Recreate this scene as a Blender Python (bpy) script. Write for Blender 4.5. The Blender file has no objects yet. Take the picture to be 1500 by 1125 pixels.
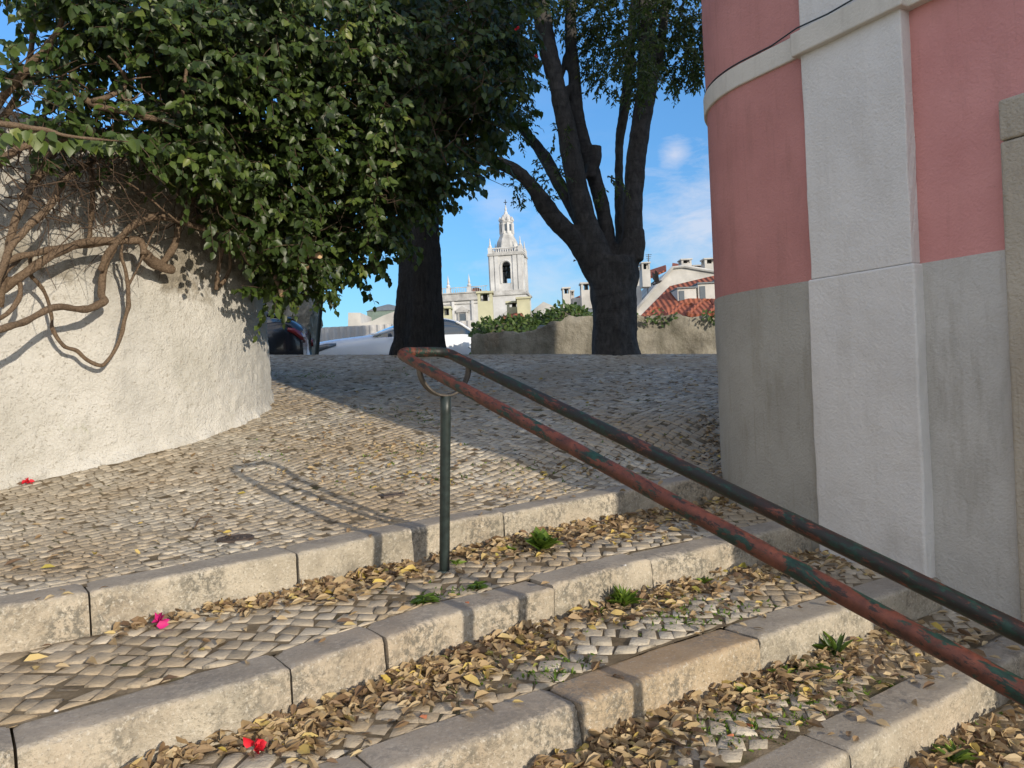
import bpy, bmesh, math, random
import numpy as np
from mathutils import Vector, Matrix
SKY_STRENGTH, SUN_STRENGTH, EXPO = .15, 2.65, .64
random.seed(7); RNG = np.random.default_rng(11)
scene = bpy.context.scene
COL = scene.collection
# ------------------------------------------------------------------ camera maths (eye at the origin, looking along +Y)
F = 1090.; RHO = .047; PIT = -.006
CR, SR = math.cos(RHO), math.sin(RHO)
def at(x, y, D):
    u = (x-750)/F; v = (562.5-y)/F
    h = u*CR+v*SR; z = -u*SR+v*CR
    r = np.array([h, 1-z*PIT, z+PIT])
    return r*(D/r[1])
def atz(x, y, Z):
    r = at(x, y, 1.); return r*(Z/r[2])
SUN_AZ, SUN_EL = math.radians(39.3), math.radians(16.)
SUN = np.array([math.sin(SUN_AZ)*math.cos(SUN_EL), -math.cos(SUN_AZ)*math.cos(SUN_EL), math.sin(SUN_EL)])

# ------------------------------------------------------------------ noise
def _h(ix, iy, iz, s):
    n = (ix.astype(np.int64)*374761393 + iy.astype(np.int64)*668265263 + iz.astype(np.int64)*2147483647 + s*974634777) & 0xffffffff
    n = ((n ^ (n >> 13))*1274126177) & 0xffffffff
    return ((n ^ (n >> 16)) & 0xffff)/65535.*2-1
def vnoise(P, freq=1., seed=0):
    P = np.asarray(P, float)*freq+1000.
    i = np.floor(P); f = P-i; f = f*f*(3-2*f)
    x, y, z = i[..., 0], i[..., 1], i[..., 2]; r = 0
    for dx in (0, 1):
        for dy in (0, 1):
            for dz in (0, 1):
                w = (f[..., 0] if dx else 1-f[..., 0])*(f[..., 1] if dy else 1-f[..., 1])*(f[..., 2] if dz else 1-f[..., 2])
                r = r+w*_h(x+dx, y+dy, z+dz, seed)
    return r
def fbm(P, freq, oct=3, seed=0):
    r = 0; a = 1.
    for k in range(oct): r = r+a*vnoise(P, freq*2**k, seed+k); a *= .5
    return r

# ------------------------------------------------------------------ materials
def newmat(name):
    m = bpy.data.materials.new(name); m.use_nodes = True
    nt = m.node_tree; b = nt.nodes['Principled BSDF']
    return m, nt, b
class G:
    """small helper for node graphs"""
    def __init__(s, nt): s.nt = nt
    def n(s, t, **k):
        nd = s.nt.nodes.new(t)
        for a, v in k.items(): setattr(nd, a, v)
        return nd
    def l(s, a, b): s.nt.links.new(a, b)
    def coord(s, scale=(1, 1, 1)):
        tc = s.n('ShaderNodeTexCoord'); mp = s.n('ShaderNodeMapping'); mp.inputs['Scale'].default_value = scale
        s.l(tc.outputs['Object'], mp.inputs['Vector']); return mp.outputs[0]
    def noise(s, vec, scale, detail=4, rough=.6, dist=0.):
        nd = s.n('ShaderNodeTexNoise'); nd.inputs['Scale'].default_value = scale; nd.inputs['Detail'].default_value = detail
        nd.inputs['Roughness'].default_value = rough; nd.inputs['Distortion'].default_value = dist
        if vec is not None: s.l(vec, nd.inputs['Vector'])
        return nd.outputs['Fac']
    def ramp(s, fac, stops):
        nd = s.n('ShaderNodeValToRGB'); e = nd.color_ramp.elements
        while len(e) < len(stops): e.new(.5)
        for el, (p, c) in zip(e, stops):
            el.position = p; el.color = (c, c, c, 1) if isinstance(c, (int, float)) else (*c, 1)
        s.l(fac, nd.inputs[0]); return nd.outputs[0]
    def mix(s, fac, a, b, mode='MIX'):
        nd = s.n('ShaderNodeMix'); nd.data_type = 'RGBA'; nd.blend_type = mode
        for i, v in ((0, fac), (6, a), (7, b)):
            if isinstance(v, (int, float)): nd.inputs[i].default_value = v
            elif isinstance(v, tuple): nd.inputs[i].default_value = (*v, 1)
            else: s.l(v, nd.inputs[i])
        return nd.outputs[2]
    def math(s, op, a, b=0.):
        nd = s.n('ShaderNodeMath', operation=op)
        for i, v in enumerate((a, b)):
            if isinstance(v, (int, float)): nd.inputs[i].default_value = v
            else: s.l(v, nd.inputs[i])
        return nd.outputs[0]
    def attr(s, name='rnd'):
        nd = s.n('ShaderNodeAttribute'); nd.attribute_name = name; return nd.outputs['Fac']
    def bump(s, bsdf, h, strength=.5, dist=.01, prev=None):
        nd = s.n('ShaderNodeBump'); nd.inputs['Strength'].default_value = strength; nd.inputs['Distance'].default_value = dist
        s.l(h, nd.inputs['Height'])
        if prev is not None: s.l(prev, nd.inputs['Normal'])
        s.l(nd.outputs[0], bsdf.inputs['Normal']); return nd.outputs[0]
def base(g, b, c, rough=.8, spec=.3):
    if isinstance(c, tuple): b.inputs['Base Color'].default_value = (*c, 1)
    else: g.l(c, b.inputs['Base Color'])
    b.inputs['Roughness'].default_value = rough; b.inputs['Specular IOR Level'].default_value = spec

def mat_plain(name, c, rough=.6, spec=.3, metal=0., var=.12, scale=8.):
    m, nt, b = newmat(name); g = G(nt); v = g.coord()
    n = g.noise(v, scale, 5)
    lo = tuple(x*(1-var*1.6) for x in c); hi = tuple(min(1, x*(1+var)) for x in c)
    base(g, b, g.ramp(n, [(.3, lo), (.7, hi)]), rough, spec); b.inputs['Metallic'].default_value = metal
    return m
def mat_roughcast():
    m, nt, b = newmat('whitewashed_roughcast'); g = G(nt); v = g.coord()
    c = g.ramp(g.noise(v, 1.6, 5), [(.3, (.53, .51, .455)), (.5, (.635, .615, .565)), (.75, (.71, .695, .65))])
    st = g.noise(g.coord((2.2, 2.2, .55)), 2.2, 6, .7)
    c = g.mix(g.ramp(st, [(.56, 0), (.72, .6)]), c, (.34, .33, .29))
    gr = g.noise(v, 3.1, 6, .75, .6)
    c = g.mix(g.ramp(gr, [(.62, 0), (.74, .55)]), c, (.36, .37, .20))
    # the plaster is worn to bare rubble near the top of the wall
    sep = g.n('ShaderNodeSeparateXYZ'); g.l(v, sep.inputs[0])
    hz = g.math('ADD', sep.outputs[2], g.math('MULTIPLY', g.math('SUBTRACT', g.noise(v, 2.6, 6, .7), .5), 1.6))
    top = g.ramp(hz, [(.80, 0), (1.2, 1)])
    c = g.mix(g.math('MULTIPLY', top, .85), c, g.ramp(g.noise(v, 14, 5), [(.3, (.13, .11, .08)), (.6, (.34, .30, .23)), (.8, (.5, .45, .36))]))
    fl = g.ramp(g.noise(v, 42, 3, .6), [(.60, 0), (.68, .75)])
    c = g.mix(fl, c, (.33, .30, .25))
    pt = g.ramp(g.noise(g.coord((.8, .8, .5)), 1.1, 4, .5), [(.50, 0), (.56, .7)])
    c = g.mix(pt, c, g.ramp(g.noise(v, 5, 5), [(.3, (.47, .455, .42)), (.7, (.58, .565, .52))]))
    base(g, b, c, .95, .1)
    h = g.math('ADD', g.noise(v, 60, 4, .65), g.math('MULTIPLY', g.noise(v, 14, 4), 1.1))
    g.bump(b, h, 1., .022)
    return m
def mat_stucco(name, lo, hi, dirt=(.2, .18, .15), amount=.35, bump=.55):
    m, nt, b = newmat(name); g = G(nt); v = g.coord()
    c = g.ramp(g.noise(v, 2.3, 5, .6), [(.3, lo), (.7, hi)])
    c = g.mix(g.ramp(g.noise(g.coord((3, 3, .5)), 2.5, 5, .7), [(.52, 0), (.78, amount)]), c, dirt)
    c = g.mix(g.ramp(g.noise(v, 55, 2), [(.70, 0), (.76, .4)]), c, dirt)
    c = g.mix(g.ramp(g.noise(g.coord((9, 9, .35)), 3.2, 4, .7), [(.60, 0), (.80, amount*.8)]), c, dirt)
    c = g.mix(g.ramp(g.noise(v, .9, 4, .6), [(.5, 0), (.72, .22)]), c, tuple(min(1, x*1.25) for x in hi))
    base(g, b, c, .85, .2)
    h = g.math('ADD', g.noise(v, 75, 3, .55), g.math('MULTIPLY', g.noise(v, 24, 3), .8))
    g.bump(b, h, bump, .0105)
    return m
def mat_kerb():
    m, nt, b = newmat('limestone_kerb'); g = G(nt); v = g.coord()
    r = g.attr()
    c = g.ramp(g.noise(v, 3.2, 6, .65), [(.25, (.22, .195, .15)), (.46, (.44, .39, .305)), (.62, (.56, .495, .39)), (.78, (.66, .60, .50))])
    wr = g.attr('wear'); c = g.mix(g.math('MULTIPLY', g.ramp(r, [(.0, 0), (.75, .0), (.8, 1), (1, 1)]), g.math('ADD', .30, g.math('MULTIPLY', wr, .6))), c, (.56, .36, .16))
    c = g.mix(g.ramp(g.noise(v, 1.3, 4, .6), [(.45, 0), (.65, .45)]), c, (.47, .36, .25))
    sp = g.noise(v, 38, 5, .75); pat = g.ramp(g.noise(v, 4.5, 4), [(.42, 0), (.62, 1)])
    c = g.mix(g.math('MULTIPLY', g.ramp(sp, [(.44, 0), (.56, .8)]), pat), c, (.13, .125, .105))
    c = g.mix(g.ramp(g.noise(v, 70, 3, .7), [(.56, 0), (.68, .6)]), c, (.70, .655, .56))
    c = g.mix(g.ramp(g.noise(v, 95, 3, .7), [(.57, 0), (.68, .6)]), c, (.15, .135, .105))
    at2 = g.attr('wear')
    c = g.mix(g.math('MULTIPLY', at2, .55), c, g.ramp(g.noise(v, 9, 5), [(.3, (.16, .135, .115)), (.7, (.31, .27, .23))]))
    base(g, b, c, .8, .3)
    h = g.math('ADD', g.noise(v, 95, 4, .7), g.math('MULTIPLY', g.noise(v, 22, 4), 1.))
    bn = g.n('ShaderNodeBump'); bn.inputs['Distance'].default_value = .014; g.l(h, bn.inputs['Height'])
    g.l(g.math('SUBTRACT', .75, g.math('MULTIPLY', at2, .55)), bn.inputs['Strength']); g.l(bn.outputs[0], b.inputs['Normal'])
    return m
def mat_cobble():
    m, nt, b = newmat('limestone_sett'); g = G(nt); v = g.coord(); r = g.attr()
    c = g.ramp(r, [(0, (.27, .235, .18)), (.35, (.42, .37, .29)), (.7, (.52, .46, .36)), (1, (.64, .575, .46))])
    c = g.mix(g.ramp(g.noise(v, .9, 4), [(.38, 0), (.62, .75)]), c, (.37, .275, .165))
    c = g.mix(g.ramp(g.noise(v, 30, 5, .7), [(.5, 0), (.7, .45)]), c, (.22, .19, .14))
    base(g, b, c, .72, .35)
    g.bump(b, g.math('ADD', g.noise(v, 75, 4, .7), g.noise(v, 24, 3)), .7, .009)
    return m
def mat_joint():
    m, nt, b = newmat('sandy_joint'); g = G(nt); v = g.coord()
    c = g.ramp(g.noise(v, 7, 6, .7), [(.3, (.07, .055, .035)), (.55, (.20, .155, .10)), (.75, (.33, .265, .18))])
    c = g.mix(g.ramp(g.noise(v, 2.2, 5), [(.55, 0), (.68, .7)]), c, (.06, .075, .02))
    base(g, b, c, .95, .1); g.bump(b, g.noise(v, 120, 3), .6, .006); return m
def mat_leaf(name, stops, trans=.25, rough=.42, tcol=None):
    m, nt, b = newmat(name); g = G(nt); r = g.attr()
    c = g.ramp(r, stops)
    c = g.mix(.25, c, g.ramp(g.noise(g.coord(), 30, 3), [(.3, .6), (.7, 1.)]), 'MULTIPLY')
    base(g, b, c, rough, .4)
    t = g.n('ShaderNodeBsdfTranslucent'); g.l(g.mix(.5, c, tcol or (.25, .35, .05)), t.inputs[0])
    mx = g.n('ShaderNodeMixShader'); mx.inputs[0].default_value = trans
    out = nt.nodes['Material Output']
    g.l(b.outputs[0], mx.inputs[1]); g.l(t.outputs[0], mx.inputs[2]); g.l(mx.outputs[0], out.inputs[0])
    return m
def mat_bark(name, lo, hi, scale=(6, 6, 1.2), bump=.8, ring=False):
    m, nt, b = newmat(name); g = G(nt); v = g.coord(scale)
    n = g.noise(v, 5, 6, .7, .4)
    c = g.ramp(n, [(.3, lo), (.7, hi)])
    c = g.mix(g.ramp(g.noise(g.coord(), 2.2, 5), [(.5, 0), (.7, .4)]), c, tuple(x*.45 for x in lo))
    if ring:
        v2 = g.coord((.6, .6, 9)); c = g.mix(g.ramp(g.noise(v2, 3, 3), [(.55, 0), (.7, .35)]), c, tuple(x*.5 for x in lo))
    base(g, b, c, .9, .15)
    g.bump(b, g.math('ADD', n, g.noise(g.coord(), 28, 4)), bump, .03)
    return m
def mat_rail():
    m, nt, b = newmat('peeling_painted_steel'); g = G(nt)
    an = g.n('ShaderNodeAttribute'); an.attribute_name = 'rail_co'; v = an.outputs['Vector']; w_ = g.coord()
    dk = g.attr()
    n1 = g.noise(v, 1., 7, .66, .5); n2 = g.noise(w_, 60, 4, .7)
    green = g.ramp(n2, [(.3, (.006, .017, .014)), (.7, (.014, .05, .034))])
    red = g.ramp(g.noise(w_, 22, 6, .7), [(.3, (.05, .018, .012)), (.55, (.115, .036, .021)), (.8, (.195, .063, .034))])
    c = g.mix(g.ramp(g.math('SUBTRACT', n1, g.math('MULTIPLY', dk, .085)), [(.445, 0), (.47, 1)]), green, red)
    c = g.mix(g.ramp(g.math('ADD', g.noise(v, 2.3, 7, .75, .3), g.math('MULTIPLY', dk, .10)), [(.55, 0), (.58, .9)]), c, (.016, .013, .011))
    c = g.mix(g.ramp(g.noise(w_, 110, 3, .8), [(.64, 0), (.68, .85)]), c, (.03, .022, .016))
    base(g, b, c, .5, .4); g.bump(b, g.math('ADD', n1, g.math('MULTIPLY', n2, .3)), .35, .004); return m
def mat_paint(name, c, rough=.25, metal=0., coat=.5):
    m, nt, b = newmat(name); g = G(nt)
    base(g, b, g.ramp(g.noise(g.coord(), 3, 3), [(.3, tuple(x*.93 for x in c)), (.7, c)]), rough, .5)
    b.inputs['Metallic'].default_value = metal; b.inputs['Coat Weight'].default_value = coat; b.inputs['Coat Roughness'].default_value = .05
    return m
def mat_glass_dark(name, c=(.02, .03, .04)):
    m, nt, b = newmat(name); g = G(nt)
    base(g, b, g.ramp(g.noise(g.coord(), 2, 2), [(.3, tuple(x*.8 for x in c)), (.7, c)]), .06, .8); b.inputs['Coat Weight'].default_value = 1.
    return m
def mat_tiles(name, lo, hi):
    m, nt, b = newmat(name); g = G(nt); v = g.coord()
    w = g.n('ShaderNodeTexWave', wave_type='BANDS', bands_direction='X'); w.inputs['Scale'].default_value = 1.35; w.inputs['Distortion'].default_value = .4
    g.l(v, w.inputs['Vector'])
    w2 = g.n('ShaderNodeTexWave', wave_type='BANDS', bands_direction='Y', wave_profile='SAW'); w2.inputs['Scale'].default_value = .9; w2.inputs['Distortion'].default_value = .3
    g.l(v, w2.inputs['Vector'])
    c = g.ramp(g.noise(v, 3.5, 6, .75), [(.25, lo), (.7, hi)])
    c = g.mix(g.ramp(w.outputs['Fac'], [(.0, .55), (.35, 0)]), c, tuple(x*.35 for x in lo))
    c = g.mix(g.ramp(g.noise(v, .8, 5), [(.55, 0), (.75, .5)]), c, (.16, .10, .07))
    base(g, b, c, .85, .2)
    g.bump(b, g.math('ADD', w.outputs['Fac'], g.math('MULTIPLY', w2.outputs['Fac'], .5)), 1., .06); return m
def mat_rubble():
    m, nt, b = newmat('rubble_wall'); g = G(nt); v = g.coord()
    c = g.ramp(g.noise(v, 1.1, 6, .7), [(.28, (.10, .09, .07)), (.5, (.27, .25, .205)), (.72, (.41, .385, .325))])
    c = g.mix(g.ramp(g.noise(g.coord((1.5, 1.5, .4)), 1.3, 5, .7), [(.48, 0), (.7, .7)]), c, (.085, .085, .06))
    vo = g.n('ShaderNodeTexVoronoi', feature='DISTANCE_TO_EDGE'); vo.inputs['Scale'].default_value = 8.; g.l(v, vo.inputs['Vector'])
    bare = g.ramp(g.noise(g.coord((1, 1, .25)), .75, 3), [(.58, 0), (.66, .8)])
    c2 = g.mix(g.ramp(vo.outputs['Distance'], [(0, 1), (.07, 0)]), g.ramp(g.noise(v, 5, 4), [(.3, (.30, .17, .10)), (.7, (.46, .38, .27))]), (.07, .055, .04))
    c = g.mix(bare, c, c2)
    base(g, b, c, .95, .1)
    g.bump(b, g.math('ADD', g.noise(v, 9, 6, .7), g.math('MULTIPLY', g.math('MULTIPLY', vo.outputs['Distance'], bare), 2.)), .8, .06); return m

M = dict(
    roughcast=mat_roughcast(), kerb=mat_kerb(), cobble=mat_cobble(), joint=mat_joint(), rail=mat_rail(),
    grey=mat_stucco('grey_stucco', (.45, .435, .40), (.56, .545, .505), (.25, .225, .175), .6),
    greyp=mat_stucco('pale_grey_stucco', (.61, .59, .555), (.71, .69, .655), (.38, .345, .29), .3, .45),
    pink=mat_stucco('pink_stucco', (.55, .245, .225), (.645, .31, .285), (.33, .165, .14), .35, .4),
    cream=mat_stucco('cream_band', (.56, .53, .46), (.66, .62, .55), (.27, .23, .18), .35, .3),
    sandstone=mat_stucco('old_stone', (.36, .31, .24), (.48, .43, .345), (.17, .145, .11), .6, .8),
    greyd=mat_stucco('shaded_grimy_grey_stucco', (.34, .325, .285), (.43, .415, .37), (.22, .20, .14), .6),  # rounded corner's shade put into the grey, together with its grime
    pinkd=mat_stucco('shaded_grimy_pink_stucco', (.45, .205, .185), (.54, .255, .23), (.27, .14, .115), .5, .4),  # upper corner wall: shade painted in as a darker pink, plus some grime
    leaf=mat_leaf('bush_leaf', [(0, (.017, .031, .009)), (.5, (.042, .074, .016)), (.82, (.092, .135, .026)), (1, (.19, .215, .05))], .22),
    tleaf=mat_leaf('tree_leaf', [(0, (.018, .032, .012)), (.6, (.045, .068, .02)), (.85, (.10, .11, .03)), (1, (.17, .12, .05))], .3, .5),
    weed=mat_leaf('weed_leaf', [(0, (.05, .10, .015)), (.5, (.12, .20, .025)), (1, (.27, .38, .06))], .35),
    hedge=mat_leaf('bank_leaf', [(0, (.03, .06, .015)), (.6, (.07, .12, .025)), (1, (.14, .18, .05))], .2, .6),
    litter=mat_leaf('dry_leaf', [(0, (.085, .05, .03)), (.25, (.22, .14, .078)), (.5, (.37, .26, .14)), (.82, (.55, .425, .245)), (.95, (.58, .43, .09)), (1, (.22, .26, .06))], .12, .6, (.35, .2, .08)),
    bark=mat_bark('dark_bark', (.018, .017, .016), (.055, .051, .047)),
    bark2=mat_bark('smooth_grey_bark', (.036, .034, .033), (.10, .094, .087), (3, 3, 1.5), .4, True),
    vine=mat_bark('vine_bark', (.085, .058, .04), (.26, .19, .13), (14, 14, 14), .6), twig=mat_bark('twig_bark', (.05, .035, .026), (.13, .09, .062), (14, 14, 14), .3),
    cutwood=mat_plain('cut_wood', (.55, .38, .22), .8),
    iron=mat_plain('dark_green_iron', (.022, .034, .032), .45, .5, .0, .3, 30),
    bare=mat_plain('bare_steel', (.10, .088, .075), .45, .5, .5, .3, 25),
    rubble=mat_rubble(),
    church=mat_plain('church_limestone', (.57, .57, .565), .85, .2, 0, .16, .35),
    churchd=mat_plain('weathered_limestone', (.45, .445, .43), .9, .2, 0, .25, .6),
    white=mat_plain('limewashed_wall', (.50, .485, .455), .9, .2, 0, .2, .8),
    soot=mat_plain('dark_void', (.03, .03, .03), .9),
    bronze=mat_plain('bell_bronze', (.06, .075, .07), .5, .5, .6),
    creamc=mat_plain('cream_render', (.50, .49, .34), .9, .2, 0, .12, 1.5),
    tile=mat_tiles('clay_tiles', (.22, .07, .042), (.36, .125, .075)),
    slate=mat_plain('grey_roof', (.17, .19, .20), .7), gtin=mat_plain('green_grey_cladding', (.16, .21, .18), .7),
    fence=mat_plain('corrugated_fence', (.47, .46, .45), .6, .3, 0, .08, 2),
    dglass=mat_glass_dark('tinted_glass'), wglass=mat_glass_dark('window_glass', (.05, .07, .09)),
    carw=mat_paint('white_car_paint', (.68, .70, .73)), card=mat_paint('black_car_paint', (.012, .014, .02)),
    tyre=mat_plain('tyre_rubber', (.02, .02, .02), .9), alloy=mat_plain('alloy', (.45, .45, .46), .3, .5, .9),
    lampg=mat_paint('headlamp_glass', (.13, .14, .15), .1), redl=mat_paint('tail_lamp', (.22, .012, .015), .15),
    castiron=mat_plain('cast_iron', (.085, .065, .055), .6, .4, .2, .3, 40),
    red=mat_plain('red_petal', (.55, .015, .03), .6), magenta=mat_plain('magenta_petal', (.50, .02, .16), .6),
    paper=mat_plain('white_scrap', (.75, .74, .72), .7), brick=mat_plain('brick_shard', (.45, .16, .08), .9),
    bird=mat_plain('dark_feathers', (.02, .02, .022), .7), wood=mat_plain('door_wood', (.10, .06, .035), .6, .3),
    soil=mat_joint(), terrain=mat_plain('dry_earth', (.22, .19, .14), .95, .1, 0, .3, .5),
)
# ------------------------------------------------------------------ mesh builder
class MB:
    def __init__(s): s.v = []; s.f = []; s.n = 0; s.a = []; s.mi = []
    def add(s, verts, faces, rnd=None, mi=0):
        verts = np.asarray(verts, float).reshape(-1, 3); o = s.n
        s.v.append(verts); s.n += len(verts)
        s.a.append(np.full(len(verts), .5 if rnd is None else rnd) if np.isscalar(rnd) or rnd is None else np.asarray(rnd))
        s.f += [tuple(i+o for i in f) for f in faces]; s.mi += [mi]*len(faces)
        return s
    def box(s, c, size, rz=0., mi=0, taper=1.):
        x, y, z = np.array(size)/2.
        P = np.array([[sx*x*(taper if sz > 0 else 1), sy*y*(taper if sz > 0 else 1), sz*z] for sz in (-1, 1) for sx, sy in ((-1, -1), (1, -1), (1, 1), (-1, 1))])
        ca, sa = math.cos(rz), math.sin(rz); P = P@np.array([[ca, sa, 0], [-sa, ca, 0], [0, 0, 1]])+np.asarray(c, float)
        return s.add(P, [(3, 2, 1, 0), (4, 5, 6, 7), (0, 1, 5, 4), (1, 2, 6, 5), (2, 3, 7, 6), (3, 0, 4, 7)], mi=mi)
    def prism(s, poly, h0, h1, axis='z', mi=0):
        """poly: 2D outline; axis z: (x,y) raised h0..h1; axis y: (x,z) pushed h0..h1"""
        n = len(poly); V = []
        for h in (h0, h1):
            for p in poly: V.append((p[0], p[1], h) if axis == 'z' else ((p[0], h, p[1]) if axis == 'y' else (h, p[0], p[1])))
        Fs = [tuple(range(n)), tuple(range(2*n-1, n-1, -1))]+[(i, i+n, (i+1) % n+n, (i+1) % n) for i in range(n)]
        return s.add(V, Fs, mi=mi)
    def lathe(s, prof, c=(0, 0, 0), seg=16, mi=0, rot=0.):
        V = []; Fs = []; m = len(prof)
        for k in range(seg):
            a = 2*math.pi*k/seg+rot
            for r, z in prof: V.append((c[0]+r*math.cos(a), c[1]+r*math.sin(a), c[2]+z))
        for k in range(seg):
            k2 = (k+1) % seg
            for i in range(m-1): Fs.append((k*m+i, k2*m+i, k2*m+i+1, k*m+i+1))
        Fs.append(tuple(k*m for k in range(seg))[::-1]); Fs.append(tuple(k*m+m-1 for k in range(seg)))
        return s.add(V, Fs, mi=mi)
    def tube(s, pts, rad, seg=8, noise=0., nf=6., seed=0, mi=0, rnd=None, cap=True):
        pts = np.asarray(pts, float); n = len(pts); rad = np.broadcast_to(np.asarray(rad, float), (n,))
        T = np.gradient(pts, axis=0); T /= np.linalg.norm(T, axis=1)[:, None]+1e-12
        up = np.array([0, 0, 1.]) if abs(T[0][2]) < .9 else np.array([1., 0, 0])
        V = []
        a = np.arange(seg)*2*math.pi/seg
        N = np.cross(T[0], up); N /= np.linalg.norm(N)
        for i in range(n):
            N = N-np.dot(N, T[i])*T[i]; N /= np.linalg.norm(N)+1e-12
            B = np.cross(T[i], N)
            V.append(pts[i]+rad[i]*(np.cos(a)[:, None]*N+np.sin(a)[:, None]*B))
        V = np.array(V)
        if noise:
            C = pts[:, None, :]; k = 1+noise*fbm(V, nf, 2, seed); V = C+(V-C)*k[..., None]
        Fs = [(i*seg+j, i*seg+(j+1) % seg, (i+1)*seg+(j+1) % seg, (i+1)*seg+j) for i in range(n-1) for j in range(seg)]
        if cap: Fs += [tuple(range(seg))[::-1], tuple((n-1)*seg+j for j in range(seg))]
        return s.add(V.reshape(-1, 3), Fs, rnd, mi)
    def build(s, name, mats, parent=None, smooth=False, extra=None):
        me = bpy.data.meshes.new(name)
        V = np.concatenate(s.v)
        me.from_pydata(V.tolist(), [], s.f)
        at_ = me.attributes.new('rnd', 'FLOAT', 'POINT'); at_.data.foreach_set('value', np.concatenate(s.a).astype(np.float32))
        if extra:
            for k, arr in extra.items():
                q = me.attributes.new(k, 'FLOAT', 'POINT'); q.data.foreach_set('value', np.asarray(arr, np.float32))
        for m in (mats if isinstance(mats, (list, tuple)) else [mats]): me.materials.append(m)
        if any(s.mi): me.polygons.foreach_set('material_index', np.array(s.mi, np.int32))
        if smooth: me.polygons.foreach_set('use_smooth', np.ones(len(me.polygons), bool))
        me.update()
        o = bpy.data.objects.new(name, me); COL.objects.link(o)
        if parent is not None: o.parent = parent
        return o
def tag(o, label=None, cat=None, group=None, kind=None):
    if label: o['label'] = label
    if cat: o['category'] = cat
    if group: o['group'] = group
    if kind: o['kind'] = kind
    return o
def thing(name, label, cat, group=None, loc=(0, 0, 0), rz=0.):
    o = bpy.data.objects.new(name, None); o.empty_display_size = .1; COL.objects.link(o); o.location = loc; o.rotation_euler = (0, 0, rz)
    return tag(o, label, cat, group)
def spline(P, k=8):
    P = np.asarray(P, float); Q = np.vstack([2*P[0]-P[1], P, 2*P[-1]-P[-2]]); out = []
    for i in range(1, len(Q)-2):
        p0, p1, p2, p3 = Q[i-1], Q[i], Q[i+1], Q[i+2]
        for t in np.arange(k)/k:
            out.append(.5*((2*p1)+(-p0+p2)*t+(2*p0-5*p1+4*p2-p3)*t*t+(-p0+3*p1-3*p2+p3)*t**3))
    out.append(P[-1]); return np.array(out)
def smooth_mod(o, ang=.7):
    o.data.polygons.foreach_set('use_smooth', np.ones(len(o.data.polygons), bool))
    try: o.data.set_sharp_from_angle(angle=ang)
    except Exception: pass
def bevel(o, w, seg=2):
    m = o.modifiers.new('bevel', 'BEVEL'); m.width = w; m.segments = seg; m.limit_method = 'ANGLE'; m.angle_limit = .6; return o

# leaves: one quad-ish folded leaf per (position, axis, normal, size)
LEAF_V = np.array([[0, 0, 0], [-.30, .30, .07], [-.26, .66, .05], [0, 1.08, -.10], [.26, .66, .05], [.30, .30, .07], [0, .32, 0], [0, .68, -.02]])
LEAF_F = np.array([[0, 6, 1, 1], [6, 7, 2, 1], [7, 3, 2, 2], [0, 5, 6, 6], [5, 4, 7, 6], [4, 3, 7, 7]])
def leaf_arrays(P, A, N, S, width=1., curl=0.):
    P, A, N, S = (np.asarray(q, float) for q in (P, A, N, S))
    A = A/(np.linalg.norm(A, axis=1)[:, None]+1e-9)
    X = np.cross(A, N); X /= np.linalg.norm(X, axis=1)[:, None]+1e-9; Z = np.cross(X, A)
    L = LEAF_V
    W = np.broadcast_to(np.asarray(width, float), (len(P),))
    C = np.broadcast_to(np.asarray(curl, float), (len(P),))
    zz = L[None, :, 2]*(1+2*np.abs(C[:, None]))+C[:, None]*(L[None, :, 1]-.5)**2*1.2+C[:, None]*np.abs(L[None, :, 0])*.8
    V = P[:, None, :]+S[:, None, None]*(L[None, :, 0, None]*W[:, None, None]*X[:, None, :]+L[None, :, 1, None]*A[:, None, :]+zz[..., None]*Z[:, None, :])
    return V
def leaf_object(name, P, A, N, S, rnd, mat, parent=None, width=1., curl=0., smooth=True):
    V = leaf_arrays(P, A, N, S, width, curl); n = len(V)
    me = bpy.data.meshes.new(name)
    loops = []; starts = []; st = 0; tot = []
    for f in LEAF_F:
        f = list(dict.fromkeys(f.tolist())); loops.append(f)
    flat = np.concatenate([np.array(f) for f in loops]); lens = np.array([len(f) for f in loops])
    allv = (flat[None, :]+8*np.arange(n)[:, None]).ravel(); alll = np.tile(lens, n)
    me.vertices.add(8*n); me.vertices.foreach_set('co', V.reshape(-1).astype(np.float32))
    me.loops.add(len(allv)); me.loops.foreach_set('vertex_index', allv.astype(np.int32))
    me.polygons.add(len(alll)); me.polygons.foreach_set('loop_start', (np.cumsum(alll)-alll).astype(np.int32))
    me.update(calc_edges=True)
    q = me.attributes.new('rnd', 'FLOAT', 'POINT'); q.data.foreach_set('value', np.repeat(np.asarray(rnd, np.float32), 8))
    me.materials.append(mat); me.polygons.foreach_set('use_smooth', np.full(len(me.polygons), smooth))
    o = bpy.data.objects.new(name, me); COL.objects.link(o)
    if parent is not None: o.parent = parent
    return o
def unit(v): v = np.asarray(v, float); return v/(np.linalg.norm(v, axis=-1, keepdims=True)+1e-9)

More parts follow.
